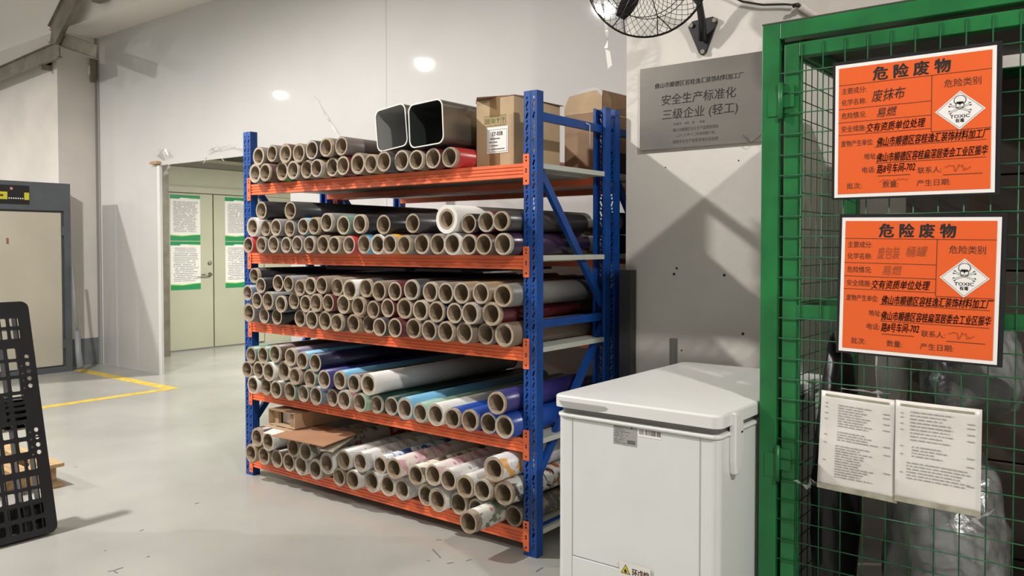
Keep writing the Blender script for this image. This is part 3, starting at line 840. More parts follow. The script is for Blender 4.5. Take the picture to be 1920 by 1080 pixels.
parts.append((plate_mesh('p', [[(.102, .036), (.117, .036), (.115, .025), (.1105, .021), (.1105, .012), (.116, .010), (.103, .010), (.1085, .012), (.1085, .021), (.104, .025)]], .0003, MG), 0, 0, 0, 0))
join(parts, 'handling_symbols', [MG], bx, frame((CWd * .22, -.0018, CHt - .125), '-y'))

# tall carton on the rear rack
c0 = on(1, 1058, 310, 3.47); c1 = on(1, 1128, 310, 3.47)
W2 = c1.x - c0.x; H2 = .40
bx = thing('worn_carton', 'worn brown carton with raised flap on the rear rack by the column', 'carton', (c0.x, 3.47, TOPS[4] + .0005))
MB().box((0, 0, 0), (W2, .50, H2 - .09)).build('carton_body', M_CARTON2, bx, .004)
fp = [(0, H2 - .09), (W2, H2 - .09), (W2, H2 - .02), (W2 - .03, H2 + .02), (.03, H2 + .005), (0, H2 - .05)]
MB().prism([(x, z) for x, z in fp], 0, .005, 1).build('raised_flap', M_CARTON, bx)
fl = MB(); fl.add([(W2, 0, H2 - .09), (W2, .5, H2 - .09), (W2 + .02, .5, H2 + .02), (W2 - .01, .02, H2 + .02)], [(0, 1, 2, 3)])
fo = fl.build('raised_flap', M_CARTON2, bx); sm = fo.modifiers.new('s', 'SOLIDIFY'); sm.thickness = .005
crk = MB(); crk.add([(W2 * .3, -.003, H2 + .012), (W2 * .95, -.003, H2 + .02), (W2 + .02, .02, H2 - .11), (W2 * .8, -.004, H2 + .035), (W2 * .45, -.004, H2 + .03)], [(0, 1, 3, 4), (1, 2, 3)])
crk.build('clear_tape', M_FILMC, bx)
# dark brown strip along the lower side
MB().box((W2, .02, 0), (W2 + .003, .5, .12)).build('side_patch', M_DBROWN, bx)

# ================================================================= black board leaning by the column
tag(MB().box((-1.99, 3.375, 0), (-1.925, 3.425, 1.225)).build('dark_board', mat('black_laminate', (.03, .03, .032), .35), None, .002), 'dark upright board standing in the gap between rack and column', 'board')

# ================================================================= FREEZER
FX0, FX1, FYF, FYB = -1.543, -.969, 2.21, 3.16
fz = thing('chest_freezer', 'white chest freezer with closed lid between the rack and green cage', 'freezer', (FX0, FYF, 0))
W_, D_ = FX1 - FX0, FYB - FYF
def rbox(x0, y0, x1, y1, z0, z1, r, n=5):
    return MB().prism(rect(x0, y0, x1, y1, r, n), z0, z1, 2)
rbox(.003, .008, W_ - .003, D_ - .005, .02, .776, .022).build('cabinet_body', M_WHITE, fz, .003)
rbox(-.002, .0, W_ + .002, D_, .777, .790, .03).build('rim', M_WHITE2, fz, .005)
rbox(.012, .014, W_ - .012, D_ - .01, .790, .811, .02).build('gasket', M_SEAM, fz)
# lid: flanged, slightly domed, handle recess at the front left
lid = MB()
lvl = [(0.0, .811, 0), (0.0, .812, 0), (0.0, .843, 0), (0.0, .8442, 0), (.0015, .848, 0), (.005, .8502, 0), (.0065, .8504, 0), (.05, .8515, 0), (.06, .852, 0), (.13, .856, 0), (.14, .8561, 0)]
rings = []
for off, z, _ in lvl: rings.append([(x, y, z) for x, y in rect(-.006 + off, -.008 + off, W_ + .006 - off, D_ + .01 - off, .030, 6)])
n = len(rings[0]); vs = [v for g in rings for v in g]; fs = []
for i in range(len(rings) - 1):
    for k in range(n): fs.append((i * n + k, i * n + (k + 1) % n, (i + 1) * n + (k + 1) % n, (i + 1) * n + k))
lid.add(vs, fs, 0, True); lid.add(rings[-1], [tuple(range(n))]); lid.add(rings[0], [tuple(range(n))[::-1]])
lo = lid.build('lid', M_WHITE2, fz)
link('handle_recess', plate_mesh('handle_recess', [[(.02, .832), (.195, .832), (.205, .828), (.195, .819), (.17, .815), (.035, .815)]], .001, mat('recess_grey', (.38, .375, .36), .5)), lo, mw=frame((0, -.0085, 0), '-y'))
# seams of the front sheet
for x in (.062, W_ - .062): MB().box((x - .0008, .0068, .02), (x + .0008, .0085, .776)).build('panel_seam', M_LABEL, fz)
zs = on(1, 1160, 1066, FYF).z
MB().box((.062, .0065, zs - .002), (W_ - .062, .0085, zs)).build('panel_seam', M_SEAM, fz)
MB().box((.064, .0045, .03), (W_ - .064, .0085, zs - .003)).build('lower_panel', M_WHITE, fz, .002)
# rating plate and barcode
def fpos(px, py): q = on(1, px, py, FYF); return q.x - FX0, q.z
x0, z1 = fpos(1148, 791); x1, _ = fpos(1192, 797); _, z0 = fpos(1148, 832)
rp = link('rating_label', plate_mesh('rating_label', [rect(x0, z0, x1, z1)], .0006, M_LABEL), fz, mw=frame((0, .0078, 0), '-y'))
lw, lh = x1 - x0, z1 - z0
join([(print_lines(.004, lw * .8, lh - .008, .006, 12, .0018, 8, .5, (.3, .9)), 0, 0, 0, 0), (plate_mesh('p', [circ(lw * .78, lh * .83, .0042)], .0003, M_INK), 0, 0, 0, 0)]
     + [(plate_mesh('p', [rect(lw * .6 + k * .0024, .006, lw * .6 + k * .0024 + .0014, .018)], .0003, M_INK), 0, 0, 0, 0) for k in range(int(lw * .36 / .0024))], 'label_print', [mat('grey_ink', (.12, .12, .11), .6)], rp, frame((x0, -.0003, z0), '-y') @ Matrix.Translation((0, 0, 0)))
for ch in rp.children: ch.matrix_local = Matrix.Translation((x0, z0, .0007))
x0, z1 = fpos(1195, 800); x1, _ = fpos(1238, 806); _, z0 = fpos(1195, 812); z0 -= .007; z1 -= .007
bc = link('barcode_label', plate_mesh('barcode_label', [rect(x0, z0 - .004, x1, z1 + .004)], .0006, M_SIGNW), fz, mw=frame((0, .0078, 0), '-y'))
rb = random.Random(2); parts = []; xx = .003
while xx < x1 - x0 - .003:
    wd = rb.choice((.0008, .0015, .0022, .003)); parts.append((plate_mesh('p', [rect(xx, .003, xx + wd, z1 - z0)], .0003, M_INK), 0, 0, 0, 0)); xx += wd + rb.choice((.001, .0016, .003))
join(parts, 'bars', [mat('bar_ink', (.05, .045, .04), .6)], bc, Matrix.Translation((x0, z0, .0007)))
# refrigerant warning: flammable triangle
x0, z1 = fpos(1163, 1056); x1, _ = fpos(1181, 1062); z0 = fpos(1163, 1075)[1]
tw = x1 - x0; th = tw * .88
x2 = fpos(1215, 1075)[0]
sk = link('warning_sticker', plate_mesh('warning_sticker', [rect(x0 - .006, z0 - .03, x2 + .006, z1 + .006)], .0005, mat('sticker_cream', (.72, .70, .65), .35)), fz, mw=frame((0, .0040, 0), '-y'))
T = lambda s, cx=tw / 2, cy=th * .38: [(cx - tw / 2 * s, cy - th * .38 * s), (cx + tw / 2 * s, cy - th * .38 * s), (cx, cy + th * .62 * s)]
flame = [(.5, .70), (.44, .58), (.38, .5), (.34, .36), (.38, .2), (.5, .12), (.62, .2), (.66, .34), (.60, .46), (.57, .42), (.56, .56)]
parts = [(plate_mesh('p', [T(1.0)], .0002, M_INK), 0, 0, 0, 0), (plate_mesh('p', [T(.80)], .0004, M_YEL), 0, 0, 0, 1),
         (plate_mesh('p', [[(tw * a, th * (b * .8)) for a, b in flame]], .0006, M_INK), 0, 0, 0, 0),
         (text_mesh('环戊烷', .026, M_INK, .0008, (x2 - x1) * .92), tw + .006, th * .35, 0, 2)]
join(parts, 'warning_print', [M_INK, mat('warning_yellow', (.62, .50, .02), .4), M_INKB], sk, Matrix.Translation((x0, z1 - th, .0006)))
# hinge covers on the right side
for y in (.078, .74):
    hc = MB(); pr = [(y, .848), (y + .035, .842), (y + .062, .815), (y + .068, .735), (y + .055, .69), (y + .03, .658), (y + .005, .662), (y, .70)]
    hc.prism(pr, W_ - .004, W_ + .018, 0, smooth=False)
    h_ = hc.build('hinge_cover', M_WHITE2, fz, .006, 3)
    MB().box((W_ + .0175, y + .04, .782), (W_ + .0188, y + .052, .788)).build('slot', M_DARK, h_)
q = on(2, 1230, 676, .862)
cu = thing('clear_tube', 'clear plastic tube standing behind the freezer lid against the wall', 'tube', (q.x, FYB + .04, 0))
MB().lathe([(.018, 0), (.018, .94), (.015, .94), (.015, .002)], 14).build('tube_wall', mat('clear_plastic', (.7, .7, .68), .15, trans=.8, alpha=.6), cu)

# ================================================================= PLAQUE
p0 = on(1, 1199, 283, CFY - .02); p1 = on(1, 1199, 130, CFY - .02)
PW, PH = .60, p1.z - p0.z
pq = thing('steel_plaque', 'brushed steel plaque with engraved Chinese lettering on the column', 'plaque', (p0.x, CFY - .003, p0.z))
MB().box((0, -.016, 0), (PW, 0, PH)).build('plate', M_STEEL, pq, .002)
MI = mat('engraved_ink', (.014, .010, .008), .7)
uv = lambda u, v: (u * PW, (1 - v) * PH)
parts = []
for body, sz, wd, u, v, mi in (('佛山市顺德区容桂逸汇装饰材料加工厂', .027, .43, .49, .235, 0), ('安全生产标准化', .052, .36, .49, .415, 0), ('三级企业 (轻工)', .052, .365, .50, .60, 0),
                               ('佛山市顺德区安全生产监督管理局', .018, .22, .47, .785, 1), ('二○一三年十二月(有效期三年)', .016, .19, .47, .855, 1), ('国家安全生产监督管理总局监制', .018, .22, .47, .925, 1)):
    x, y = uv(u, v); parts.append((text_mesh(body, sz, MI, .0003 if mi == 0 else 0, wd, 'CENTER', shear=.08), x, y, 0, mi))
x, y = uv(.28, .715); parts.append((print_lines(0, .26, 0, 0, 1, .009, 4, .5), x, y, 0, 1))
join(parts, 'engraving', [MI, mat('engraved_faint', (.06, .05, .042), .6)], pq, frame((0, -.0165, 0), '-y'))
cw = MB(); cw.tube([on(1, x, y, CFY - .03) for x, y in ((1393, 253), (1400, 263), (1408, 268), (1416, 262), (1428, 252))], .0016, 6)
tag(cw.build('loose_wire', M_INKB), 'thin curved dark wire in front of the lower right of the steel plaque', 'wire')

# ================================================================= FAN
fc = on(1, 1213, -52, 3.02)
FR = 118 * depth(fc) / F
fan = thing('wall_fan', 'black wire-caged wall fan on a bracket above the steel plaque', 'fan', fc)
rm = Matrix.Rotation(math.radians(12), 4, 'X') @ Matrix.Rotation(math.radians(18), 4, 'Z')   # tipped towards the floor
def guard(sgn, name):
    mb = MB()
    nw = 46
    for k in range(nw):
        a0 = 2 * PI * k / nw; pts = []
        for j in range(9):
            s = j / 8; r = .05 + (FR - .05) * s; a = a0 + sgn * 1.0 * (1 - s)
            pts.append((r * math.cos(a), sgn * (-.075 * math.sqrt(max(0, 1 - s ** 3))), r * math.sin(a)))
        mb.tube(pts, .0013, 4)
    for r, y in ((FR, 0), (FR * .985, -.012 * sgn), (FR * .70, -.068 * sgn), (.05, -.075 * sgn)):
        mb.tube([(r * math.cos(t), y, r * math.sin(t)) for t in [2 * PI * k / 48 for k in range(48)]], .0026 if r == FR else .0018, 5, closed=True)
    o = mb.build(name, M_BLK, fan, mw=rm); return o
guard(1, 'wire_guard'); guard(-1, 'wire_guard')
ribs = MB()
for k in range(8):
    a = 2 * PI * k / 8 + .2
    ribs.tube([(FR * .18 * math.cos(a), -.077, FR * .18 * math.sin(a)), (FR * .72 * math.cos(a), -.071, FR * .72 * math.sin(a)), (FR * .98 * math.cos(a + .12), -.006, FR * .98 * math.sin(a + .12))], .0024, 5)
    ribs.tube([(FR * .72 * math.cos(a), -.071, FR * .72 * math.sin(a)), (FR * .98 * math.cos(a - .12), -.006, FR * .98 * math.sin(a - .12))], .0024, 5)
ribs.build('guard_rib', M_BLK, fan, mw=rm)
for k in range(3):
    mb = MB(); a0 = 2 * PI * k / 3 - 2.25; vs = []
    for j in range(7):
        r = .04 + (FR * .80 - .04) * j / 6; w_ = (.10, .20, .26, .26, .22, .16, .08)[j]
        for s in (-1, 0, 1):
            a = a0 + s * w_ * .9; vs.append((r * math.cos(a), s * .022, r * math.sin(a)))
    fs = [(3 * j + q_, 3 * j + q_ + 1, 3 * j + q_ + 4, 3 * j + q_ + 3) for j in range(6) for q_ in (0, 1)]
    mb.add(vs, fs, 0, True); o = mb.build('blade', M_BLACK, fan, mw=rm); s_ = o.modifiers.new('s', 'SOLIDIFY'); s_.thickness = .003
MB().lathe([(.03, -.085), (.05, -.078), (.05, -.07), (.035, -.06), (.035, .02), (.065, .03), (.07, .12), (.05, .15)], 20, 'y').build('motor', M_BLACK, fan, mw=rm)
bp = on(1, 1318, 66, CFY)          # bracket plate centre
rel = lambda v: Vector(v) - fc
pt = [(1297, 45), (1292, 52), (1312, 100), (1316, 104), (1321, 104), (1326, 99), (1347, 42), (1346, 35), (1338, 32), (1300, 41)]
pp = [on(1, x, y, CFY) for x, y in pt]
mb = MB().prism([(p.x - fc.x, p.z - fc.z) for p in pp], CFY - .014 - fc.y, CFY - .001 - fc.y, 1)
bo = mb.build('bracket_plate', M_BLACK, fan, .003)
for x, y in ((1297, 48), (1340, 38), (1318, 97)):
    q = on(1, x, y, CFY - .015); o = MB().lathe([(.010, -.004), (.010, .0), (.012, .003)], 8, 'y').build('bolt', M_GALV, bo); o.location = (q.x - fc.x, CFY - .018 - fc.y, q.z - fc.z)
arm = MB(); q0 = on(1, 1317, 75, CFY - .03); q1 = on(1, 1316, 38, CFY - .07); q2 = on(1, 1311, 5, CFY - .10); q3 = on(1, 1290, -35, CFY - .16); q4 = fc + Vector((.02, .16, 0))
arm.tube([rel(q0), rel(q1), rel(q2), rel(q3), rel(q4)], [.022, .017, .015, .017, .02], 10)
arm.build('arm', M_BLACK, fan)
# torn strip hanging from the guard
sp = [(1127, -6), (1131, 14), (1133, 30), (1137, 48), (1138, 66), (1139, 78), (1136, 90)]
mb = MB(); vs = []
for i, (x, y) in enumerate(sp):
    c = on(1, x, y, 3.0); a = i * 1.1; d = Vector((math.cos(a), math.sin(a), 0)) * .008
    vs += [c - d, c + d]
mb.add(vs, [(2 * i, 2 * i + 1, 2 * i + 3, 2 * i + 2) for i in range(len(sp) - 1)], 0, True)
hs = thing('hanging_strip', 'twisted clear strip with torn paper end hanging from the fan guard', 'strip', on(1, 1131, 14, 3.0))
o = mb.build('clear_strip', mat('clear_strip', (.8, .78, .74), .25)); o.parent = hs; o.matrix_parent_inverse = Matrix.Translation(-hs.location)
mb = MB(); q = [on(1, x, y, 3.0) for x, y in ((1135, 92), (1144, 96), (1148, 122), (1140, 129))]; mb.add(q, [(0, 1, 2, 3)])
o = mb.build('paper_end', M_PAPER); s_ = o.modifiers.new('s', 'SOLIDIFY'); s_.thickness = .001; o.parent = hs; o.matrix_parent_inverse = Matrix.Translation(-hs.location)
# cable and conduit
mb = MB().tube([on(1, x, y, CFY - .02) for x, y in ((1330, -30), (1360, -12), (1392, 3), (1430, 9), (1470, 8), (1489, 9))], .0045, 8)
tag(mb.build('black_cable', M_BLK), 'black power cable sagging along the top of the column', 'cable')
q = on(0, 1497, 10, -1.155)
mb = MB().tube([(q.x, 3.40, q.z), (q.x, 3.83, q.z)], .014, 10)
cdt = thing('conduit', 'short white conduit on the column side receiving the black cable', 'conduit', (q.x, 3.4, q.z))
mb2 = MB().tube([(0, 0, 0), (0, .43, 0)], .014, 10).build('pipe', M_WALL, cdt)
MB().tube([(-.02, -.015, 0), (0, -.015, 0), (0, .01, 0)], .009, 8).build('cable_end', M_BLK, cdt)

# ================================================================= GREEN CAGE
GY = 2.48
GX0 = on(1, 1427, 300, GY).x; GT = on(1, 1432, 48, GY).z
GX1, GYB = GX0 + 1.45, 3.40
cg = thing('wire_mesh_cage', 'tall green steel cage with mesh door holding waste bags', 'cage', (GX0, GY, 0))
gw, gd = GX1 - GX0, GYB - GY
P = .055
MB().box((0, 0, 0), (P, .05, GT)).build('post', M_GREEN, cg, .003)
MB().box((gw - P, 0, 0), (gw, .05, GT)).build('post', M_GREEN, cg, .003)
MB().box((0, gd - .05, 0), (.05, gd, GT)).build('post', M_GREEN, cg, .003)
MB().box((gw - .05, gd - .05, 0), (gw, gd, GT)).build('post', M_GREEN, cg, .003)
MB().box((P, 0, GT - .05), (gw - P, .05, GT)).build('rail', M_GREEN, cg, .003)
MB().box((P, 0, 0), (gw - P, .05, .05)).build('rail', M_GREEN, cg, .003)
for z in (GT - .05, 1.10, 0):
    MB().box((.0, .05, z), (.04, gd - .05, z + (.05 if z != 1.10 else .045))).build('rail', M_GREEN, cg, .003)
    MB().box((gw - .04, .05, z), (gw, gd - .05, z + .05)).build('rail', M_GREEN, cg, .003)
MB().box((0.05, gd - .04, GT - .12), (gw - .05, gd, GT - .05)).build('rail', M_GREEN, cg, .003)
MB().box((0, 0, GT), (gw, gd, GT + .004)).build('roof_sheet', M_ROOF, cg)
# door
dr = MB()
D0 = P + .013; D1 = gw - P - .01; dz1 = GT - .068; dz0 = .06
dr.box((D0, .006, dz0), (D0 + .045, .046, dz1)); dr.box((D1 - .045, .006, dz0), (D1, .046, dz1))
dr.box((D0 + .045, .006, dz1 - .040), (D1 - .045, .046, dz1)); dr.box((D0 + .045, .006, dz0), (D1 - .045, .046, dz0 + .04))
mz = on(1, 1530, 590, GY).z
dr.box((D0 + .045, .006, mz - .016), (D1 - .045, .046, mz + .026))
door = dr.build('mesh_door', M_GREEN, cg, .002)
WIRE = .0019
vw = MB().tube([(0, 0, dz0 + .005), (0, 0, dz1 - .005)], WIRE, 6).mesh('wire', M_GREEND)
hw = MB().tube([(D0 - .008, 0, 0), (D1 + .004, 0, 0)], WIRE, 6).mesh('wire', M_GREEND)
x = on(1, 1501, 300, GY).x - GX0
while x < D1 - .02:
    link('wire', vw, door).location = (x, .004, 0); x += .0625
z = on(1, 1480, 136, GY).z
while z > dz0 + .02:
    link('wire', hw, door).location = (0, .0005, z); z -= .0622
# hinges
for py in (190, 868):
    zz = on(1, 1460, py, GY).z
    h = MB().box((P - .035, -.003, zz - .045), (P + .002, 0, zz + .03)).box((P + .012, .001, zz - .02), (P + .045, .006, zz + .045))
    h.tube([(P + .006, -.004, zz - .055), (P + .006, -.004, zz + .055)], .0075, 8)
    h.build('hinge', M_GREEN, cg)
# left side and back mesh
sv = MB().tube([(0, 0, .05), (0, 0, GT - .05)], WIRE, 5).mesh('wire', M_GREEND)
sh = MB().tube([(.02, .05, 0), (.02, gd - .05, 0)], WIRE, 5).mesh('wire', M_GREEND)
side = MB().box((.016, .05, GT - .056), (.024, gd - .05, GT - .05)).build('side_mesh', M_GREEND, cg)
y = .10
while y < gd - .06: link('wire', sv, side).location = (.02, y, 0); y += .0625
z = .09
while z < GT - .07: link('wire', sh, side).location = (0, 0, z); z += .0622
# signs
ML = mat('sign_line', (.14, .03, .012), .6)
def sign(x0, y0, x1, y1, yb, label, rot, hand, faint):
    a = on(1, x0, y0, GY - .02)
    W = H = .4
    a2 = on(1, x0, yb, GY - .02); H = a.z - a2.z; W = on(1, x1, y1, GY - .02).x - a.x
    t = thing('hazard_sign', label, 'sign', (a2.x, GY - .008, a2.z), 'orange hazardous waste signs on the cage door')
    t.rotation_euler = (0, rot, 0)
    MB().box((-.008, -.009, -.006), (W + .012, -.001, H + .010)).build('backing_board', M_BLACK, t)
    MB().box((0, -.0105, 0), (W, -.009, H)).build('white_border', M_SIGNW, t)
    b = .010
    MB().box((b, -.0112, b), (W - b, -.0105, H - b)).build('orange_face', M_SIGN, t)
    L = []
    def ln(u0, v0, u1, v1, th=.0016):
        L.append((plate_mesh('p', [rect(min(u0, u1) * W - (th / 2 if u0 == u1 else 0), (1 - max(v0, v1)) * H - (th / 2 if v0 == v1 else 0), max(u0, u1) * W + (th / 2 if u0 == u1 else 0), (1 - min(v0, v1)) * H + (th / 2 if v0 == v1 else 0))], .0003, ML), 0, 0, 0, 0))
    ln(.025, .155, .975, .155); ln(.625, .155, .625, .555); ln(.025, .335, .625, .335); ln(.025, .435, .625, .435); ln(.025, .53, .625, .53); ln(.625, .555, .975, .555)
    ln(.27, .635, .95, .635); ln(.28, .755, .95, .755); ln(.29, .85, .50, .85, .002); ln(.70, .865, .93, .865, .002)
    join(L, 'ruled_lines', [ML], t, frame((0, -.0114, 0), '-y'))
    Q = []
    def tx(s, size, u, v, width, bold=0, mi=0, sh=0, rt_=0, dz=0):
        Q.append((text_mesh(s, size * H, M_INK, bold, width * W, 'LEFT', shear=sh), u * W, (1 - v) * H, dz, mi, rt_))
    tx('危 险 废 物', .105, .255, .095, .48, .0015)
    tx('主要成分:', .05, .045, .20, .165, .0001, 1); tx('化学名称:', .05, .045, .285, .165, .0001, 1)
    tx('危险情况:', .05, .045, .385, .165, .0001, 1); tx('安全措施:', .05, .045, .485, .165, .0001, 1)
    tx('废物产生单位:', .05, .045, .595, .215, .0001, 1); tx('地址:', .05, .20, .70, .085, .0001, 1); tx('电话:', .05, .19, .80, .085, .0001, 1)
    tx('联系人:', .05, .545, .825, .145, .0001, 1); tx('批次:', .05, .085, .915, .10, .0001, 1); tx('数量:', .05, .325, .915, .10, .0001, 1); tx('产生日期:', .05, .54, .915, .205, .0001, 1)
    tx('危险类别', .06, .70, .225, .215, .0001, 1)
    join(Q, 'printed_text', [M_INK, M_INKB], t, frame((0, -.0114, 0), '-y'))
    Q = []
    f_ = 2 if faint else 0
    tx(hand[0], .095, .245, .26, .22 if not faint else .15, -.0001, f_, .25, .03); 
    if faint: tx('桶罐', .08, .43, .245, .14, -.0006, 2, .25, .03)
    tx(hand[1], .075, .28, .385, .13, -.0001, f_, .25, .03)
    tx('交有资质单位处理', .07, .21, .49, .38, .0002, 0, .28, .02)
    tx('佛山市顺德区容桂逸汇装饰材料加工厂', .072, .285, .60, .685, .0002, 0, .3, .012)
    tx('佛山市顺德区容桂扁滘居委会工业区振华', .072, .285, .715, .675, .0002, 0, .3, .012)
    tx('路8号车间-702', .072, .285, .80, .245, .0002, 0, .28, .03)
    rn = random.Random(5)
    sq = MB(); px_, pz_ = .71 * W, (1 - .825) * H
    pts = [(px_ + k * .0042, pz_ + rn.uniform(-.009, .012), .0002) for k in range(16)]
    sq.tube(pts, .0006, 4); Q.append((sq.mesh('p', M_INKF), 0, 0, 0, 2))
    if not faint:
        sq = MB(); sq.tube([(.30 * W + k * .0036, (1 - .885) * H + rn.uniform(-.004, .004), .0002) for k in range(22)], .0005, 4); Q.append((sq.mesh('p', M_INKF), 0, 0, 0, 2))
    join(Q, 'handwriting', [M_INK, M_INKB, M_INKF], t, frame((0, -.0117, 0), '-y'))
    # diamond with skull
    cx, cy = .795 * W, (1 - .42) * H; cys = cy + .003 / .4 * H; dw, dh = .148 * W, .135 * H
    dia = lambda s: [(cx - dw * s, cy), (cx, cy - dh * s), (cx + dw * s, cy), (cx, cy + dh * s)]
    sc_ = H / .4 * .52
    E_ = lambda x, y, r, ry=None, n_=18: circ(cx + x * sc_, cys + y * sc_, r * sc_, n_, (ry or r) * sc_)
    D = [(plate_mesh('p', [dia(1)], .0003, M_SIGNW), 0, 0, 0, 1), (plate_mesh('p', [dia(.93), dia(.905)], .0004, M_INK), 0, 0, 0, 0)]
    def bone(x0_, y0_, x1_, y1_, r, mi, dz):
        mb = MB(); mb.bar((cx + x0_ * sc_, cys + y0_ * sc_, .0), (cx + x1_ * sc_, cys + y1_ * sc_, .0), r * 2 * sc_, .0003, (0, 0, 1))
        D.append((mb.mesh('p', M_INK), 0, 0, .0004 + dz, mi))
        dx_, dy_ = x1_ - x0_, y1_ - y0_; l_ = math.hypot(dx_, dy_); nx, ny = -dy_ / l_, dx_ / l_
        for (ex, ey) in ((x0_, y0_), (x1_, y1_)):
            for s_ in (-1, 1): D.append((plate_mesh('p', [E_(ex + nx * r * s_ * 1.2, ey + ny * r * s_ * 1.2, r * 1.15, n_=8)], .0003, M_INK), 0, 0, .0004 + dz, mi))
    for s_ in (-1, 1):
        bone(-.048 * s_, .024, .048 * s_, -.014, .0046, 0, 0); 
    for s_ in (-1, 1):
        bone(-.048 * s_, .024, .048 * s_, -.014, .0024, 1, .0003)
    D += [(plate_mesh('p', [E_(0, .048, .030, .026)], .0003, M_INK), 0, 0, .0008, 0), (plate_mesh('p', [E_(0, .022, .021, .022)], .0003, M_INK), 0, 0, .0008, 0),
          (plate_mesh('p', [E_(0, .048, .0262, .0225)], .0003, M_SIGNW), 0, 0, .0011, 1), (plate_mesh('p', [E_(0, .022, .0175, .0185)], .0003, M_SIGNW), 0, 0, .0011, 1),
          (plate_mesh('p', [E_(-.0105, .034, .0078, .0068, 10)], .0003, M_INK), 0, 0, .0014, 0), (plate_mesh('p', [E_(.0105, .034, .0078, .0068, 10)], .0003, M_INK), 0, 0, .0014, 0),
          (plate_mesh('p', [[(cx, cys + .028 * sc_), (cx - .004 * sc_, cys + .020 * sc_), (cx + .004 * sc_, cys + .020 * sc_)]], .0003, M_INK), 0, 0, .0014, 0),
          (plate_mesh('p', [rect(cx - .013 * sc_, cys + .009 * sc_, cx + .013 * sc_, cys + .0115 * sc_)], .0003, M_INK), 0, 0, .0014, 0)]
    for k in range(-2, 3): D.append((plate_mesh('p', [rect(cx + (k * .0055 - .0006) * sc_, cys + .006 * sc_, cx + (k * .0055 + .0006) * sc_, cys + .014 * sc_)], .0003, M_INK), 0, 0, .0014, 0))
    D.append((text_mesh('TOXIC', .013 / .4 * H, M_INK, .0003, .115 * W, 'CENTER'), cx, cy - .0165 / .4 * H, .0004, 0))
    D.append((text_mesh('有毒', .012 / .4 * H, M_INK, .0003, .052 * W, 'CENTER'), cx, cy - .0285 / .4 * H, .0004, 0))
    join(D, 'toxic_diamond', [M_INK, M_SIGNW], t, frame((0, -.0114, 0), '-y'))
    return t
sign(1564, 124, 1866, 82, 371, 'upper orange hazardous waste sign with skull diamond on the cage door', 0, ('废抹布', '易燃'), False)
sign(1572, 408, 1870, 406, 657, 'lower orange hazardous waste sign with fainter handwriting, slightly tilted', math.radians(1.0), ('废包装', '易燃'), True)
# instruction sheets
def paper(xl, yt, xr, yt2, xbl, ybl, xbr, ybr, yo, label, seed):
    c = [on(1, xl, yt, GY - yo), on(1, xr, yt2, GY - yo), on(1, xbr, ybr, GY - yo), on(1, xbl, ybl, GY - yo)]
    t = thing('instruction_sheet', label, 'paper', c[3], 'printed instruction sheets taped to the mesh')
    N = 12; vs = []; rn = random.Random(seed); ph = rn.uniform(0, 6)
    def P_(u, v, dz=0):   # u right, v down
        p = c[0] * (1 - u) * (1 - v) + c[1] * u * (1 - v) + c[2] * u * v + c[3] * (1 - u) * v
        p = p - c[3]; p.y += -.004 + .003 * math.sin(5 * u + ph) * math.sin(4 * v + ph) + (.004 if 0 else 0) - dz
        return p
    for j in range(N + 1):
        for i in range(N + 1): vs.append(P_(i / N, j / N))
    mb = MB(); mb.add(vs, [(j * (N + 1) + i, j * (N + 1) + i + 1, (j + 1) * (N + 1) + i + 1, (j + 1) * (N + 1) + i) for j in range(N) for i in range(N)], 0, True)
    o = mb.build('sheet', M_PAPER, t); s_ = o.modifiers.new('s', 'SOLIDIFY'); s_.thickness = .0008
    mb = MB()
    def strip(u0, u1, v0, v1, n_=10, dz=.0012):
        q = []
        for i in range(n_ + 1):
            u = u0 + (u1 - u0) * i / n_; q += [P_(u, v0, dz), P_(u, v1, dz)]
        mb.add(q, [(2 * i, 2 * i + 1, 2 * i + 3, 2 * i + 2) for i in range(n_)], 0, True)
    strip(.0, 1, .945, .995); strip(.06, .92, .03, .05)
    mb.build('stained_tape', M_PAPERD, t)['kind'] = 'stuff'
    mb = MB()
    rows = [(.24, .72, v) for v in [.13 + .026 * k for k in range(9)]] + [(.24, .80, v) for v in [.40 + .026 * k for k in range(4)]] + [(.22, .72, v) for v in [.54 + .026 * k for k in range(13)]] if seed == 1 else \
           [(.18, .70, v) for v in [.10 + .034 * k for k in range(9)]] + [(.20, .62, v) for v in [.44 + .03 * k for k in range(4)]] + [(.14, .90, v) for v in [.60 + .03 * k for k in range(6)]]
    for (u0, u1, v) in rows:
        u = u0; e = u1 * rn.uniform(.75, 1)
        while u < e:
            wd = rn.uniform(.02, .09); strip(u, min(u + wd, e), v - .0045, v + .0045, 2, .0014); u += wd + rn.uniform(.006, .02)
    for v in (.12, .16, .22, .28, .44, .52, .7): strip(.06, .10, v - .004, v + .004, 1, .0014); strip(.84, .93, v + .026, v + .034, 1, .0014)
    mb.build('lettering', mat('grey_print', (.34, .33, .31), .6), t)['kind'] = 'stuff'
paper(1541, 731, 1680, 750, 1533, 912, 1682, 944, .012, 'left crumpled printed sheet taped to the cage mesh', 1)
paper(1680, 749, 1842, 768, 1678, 938, 1839, 970, .016, 'right printed sheet overlapping its neighbour, wider bottom margin', 2)
for (pts, wd, lb, sd) in (([(1500 + 8 * k, 905 + 3 * math.sin(k)) for k in range(5)], .03, 'clear tape at the lower left of the left sheet', 21),
                          ([(1828 + 7 * k, 978 - 5 * k) for k in range(5)], .03, 'clear tape at the lower right corner of the right sheet', 22),
                          ([(1575 + 18 * k, 728 + 2 * k) for k in range(6)], .012, 'clear tape along the top of the left sheet', 23)):
    o = crinkle('clear_tape', [on(1, x, y, GY - .012) for x, y in pts], wd, lb, seed=sd); o['category'] = 'tape'
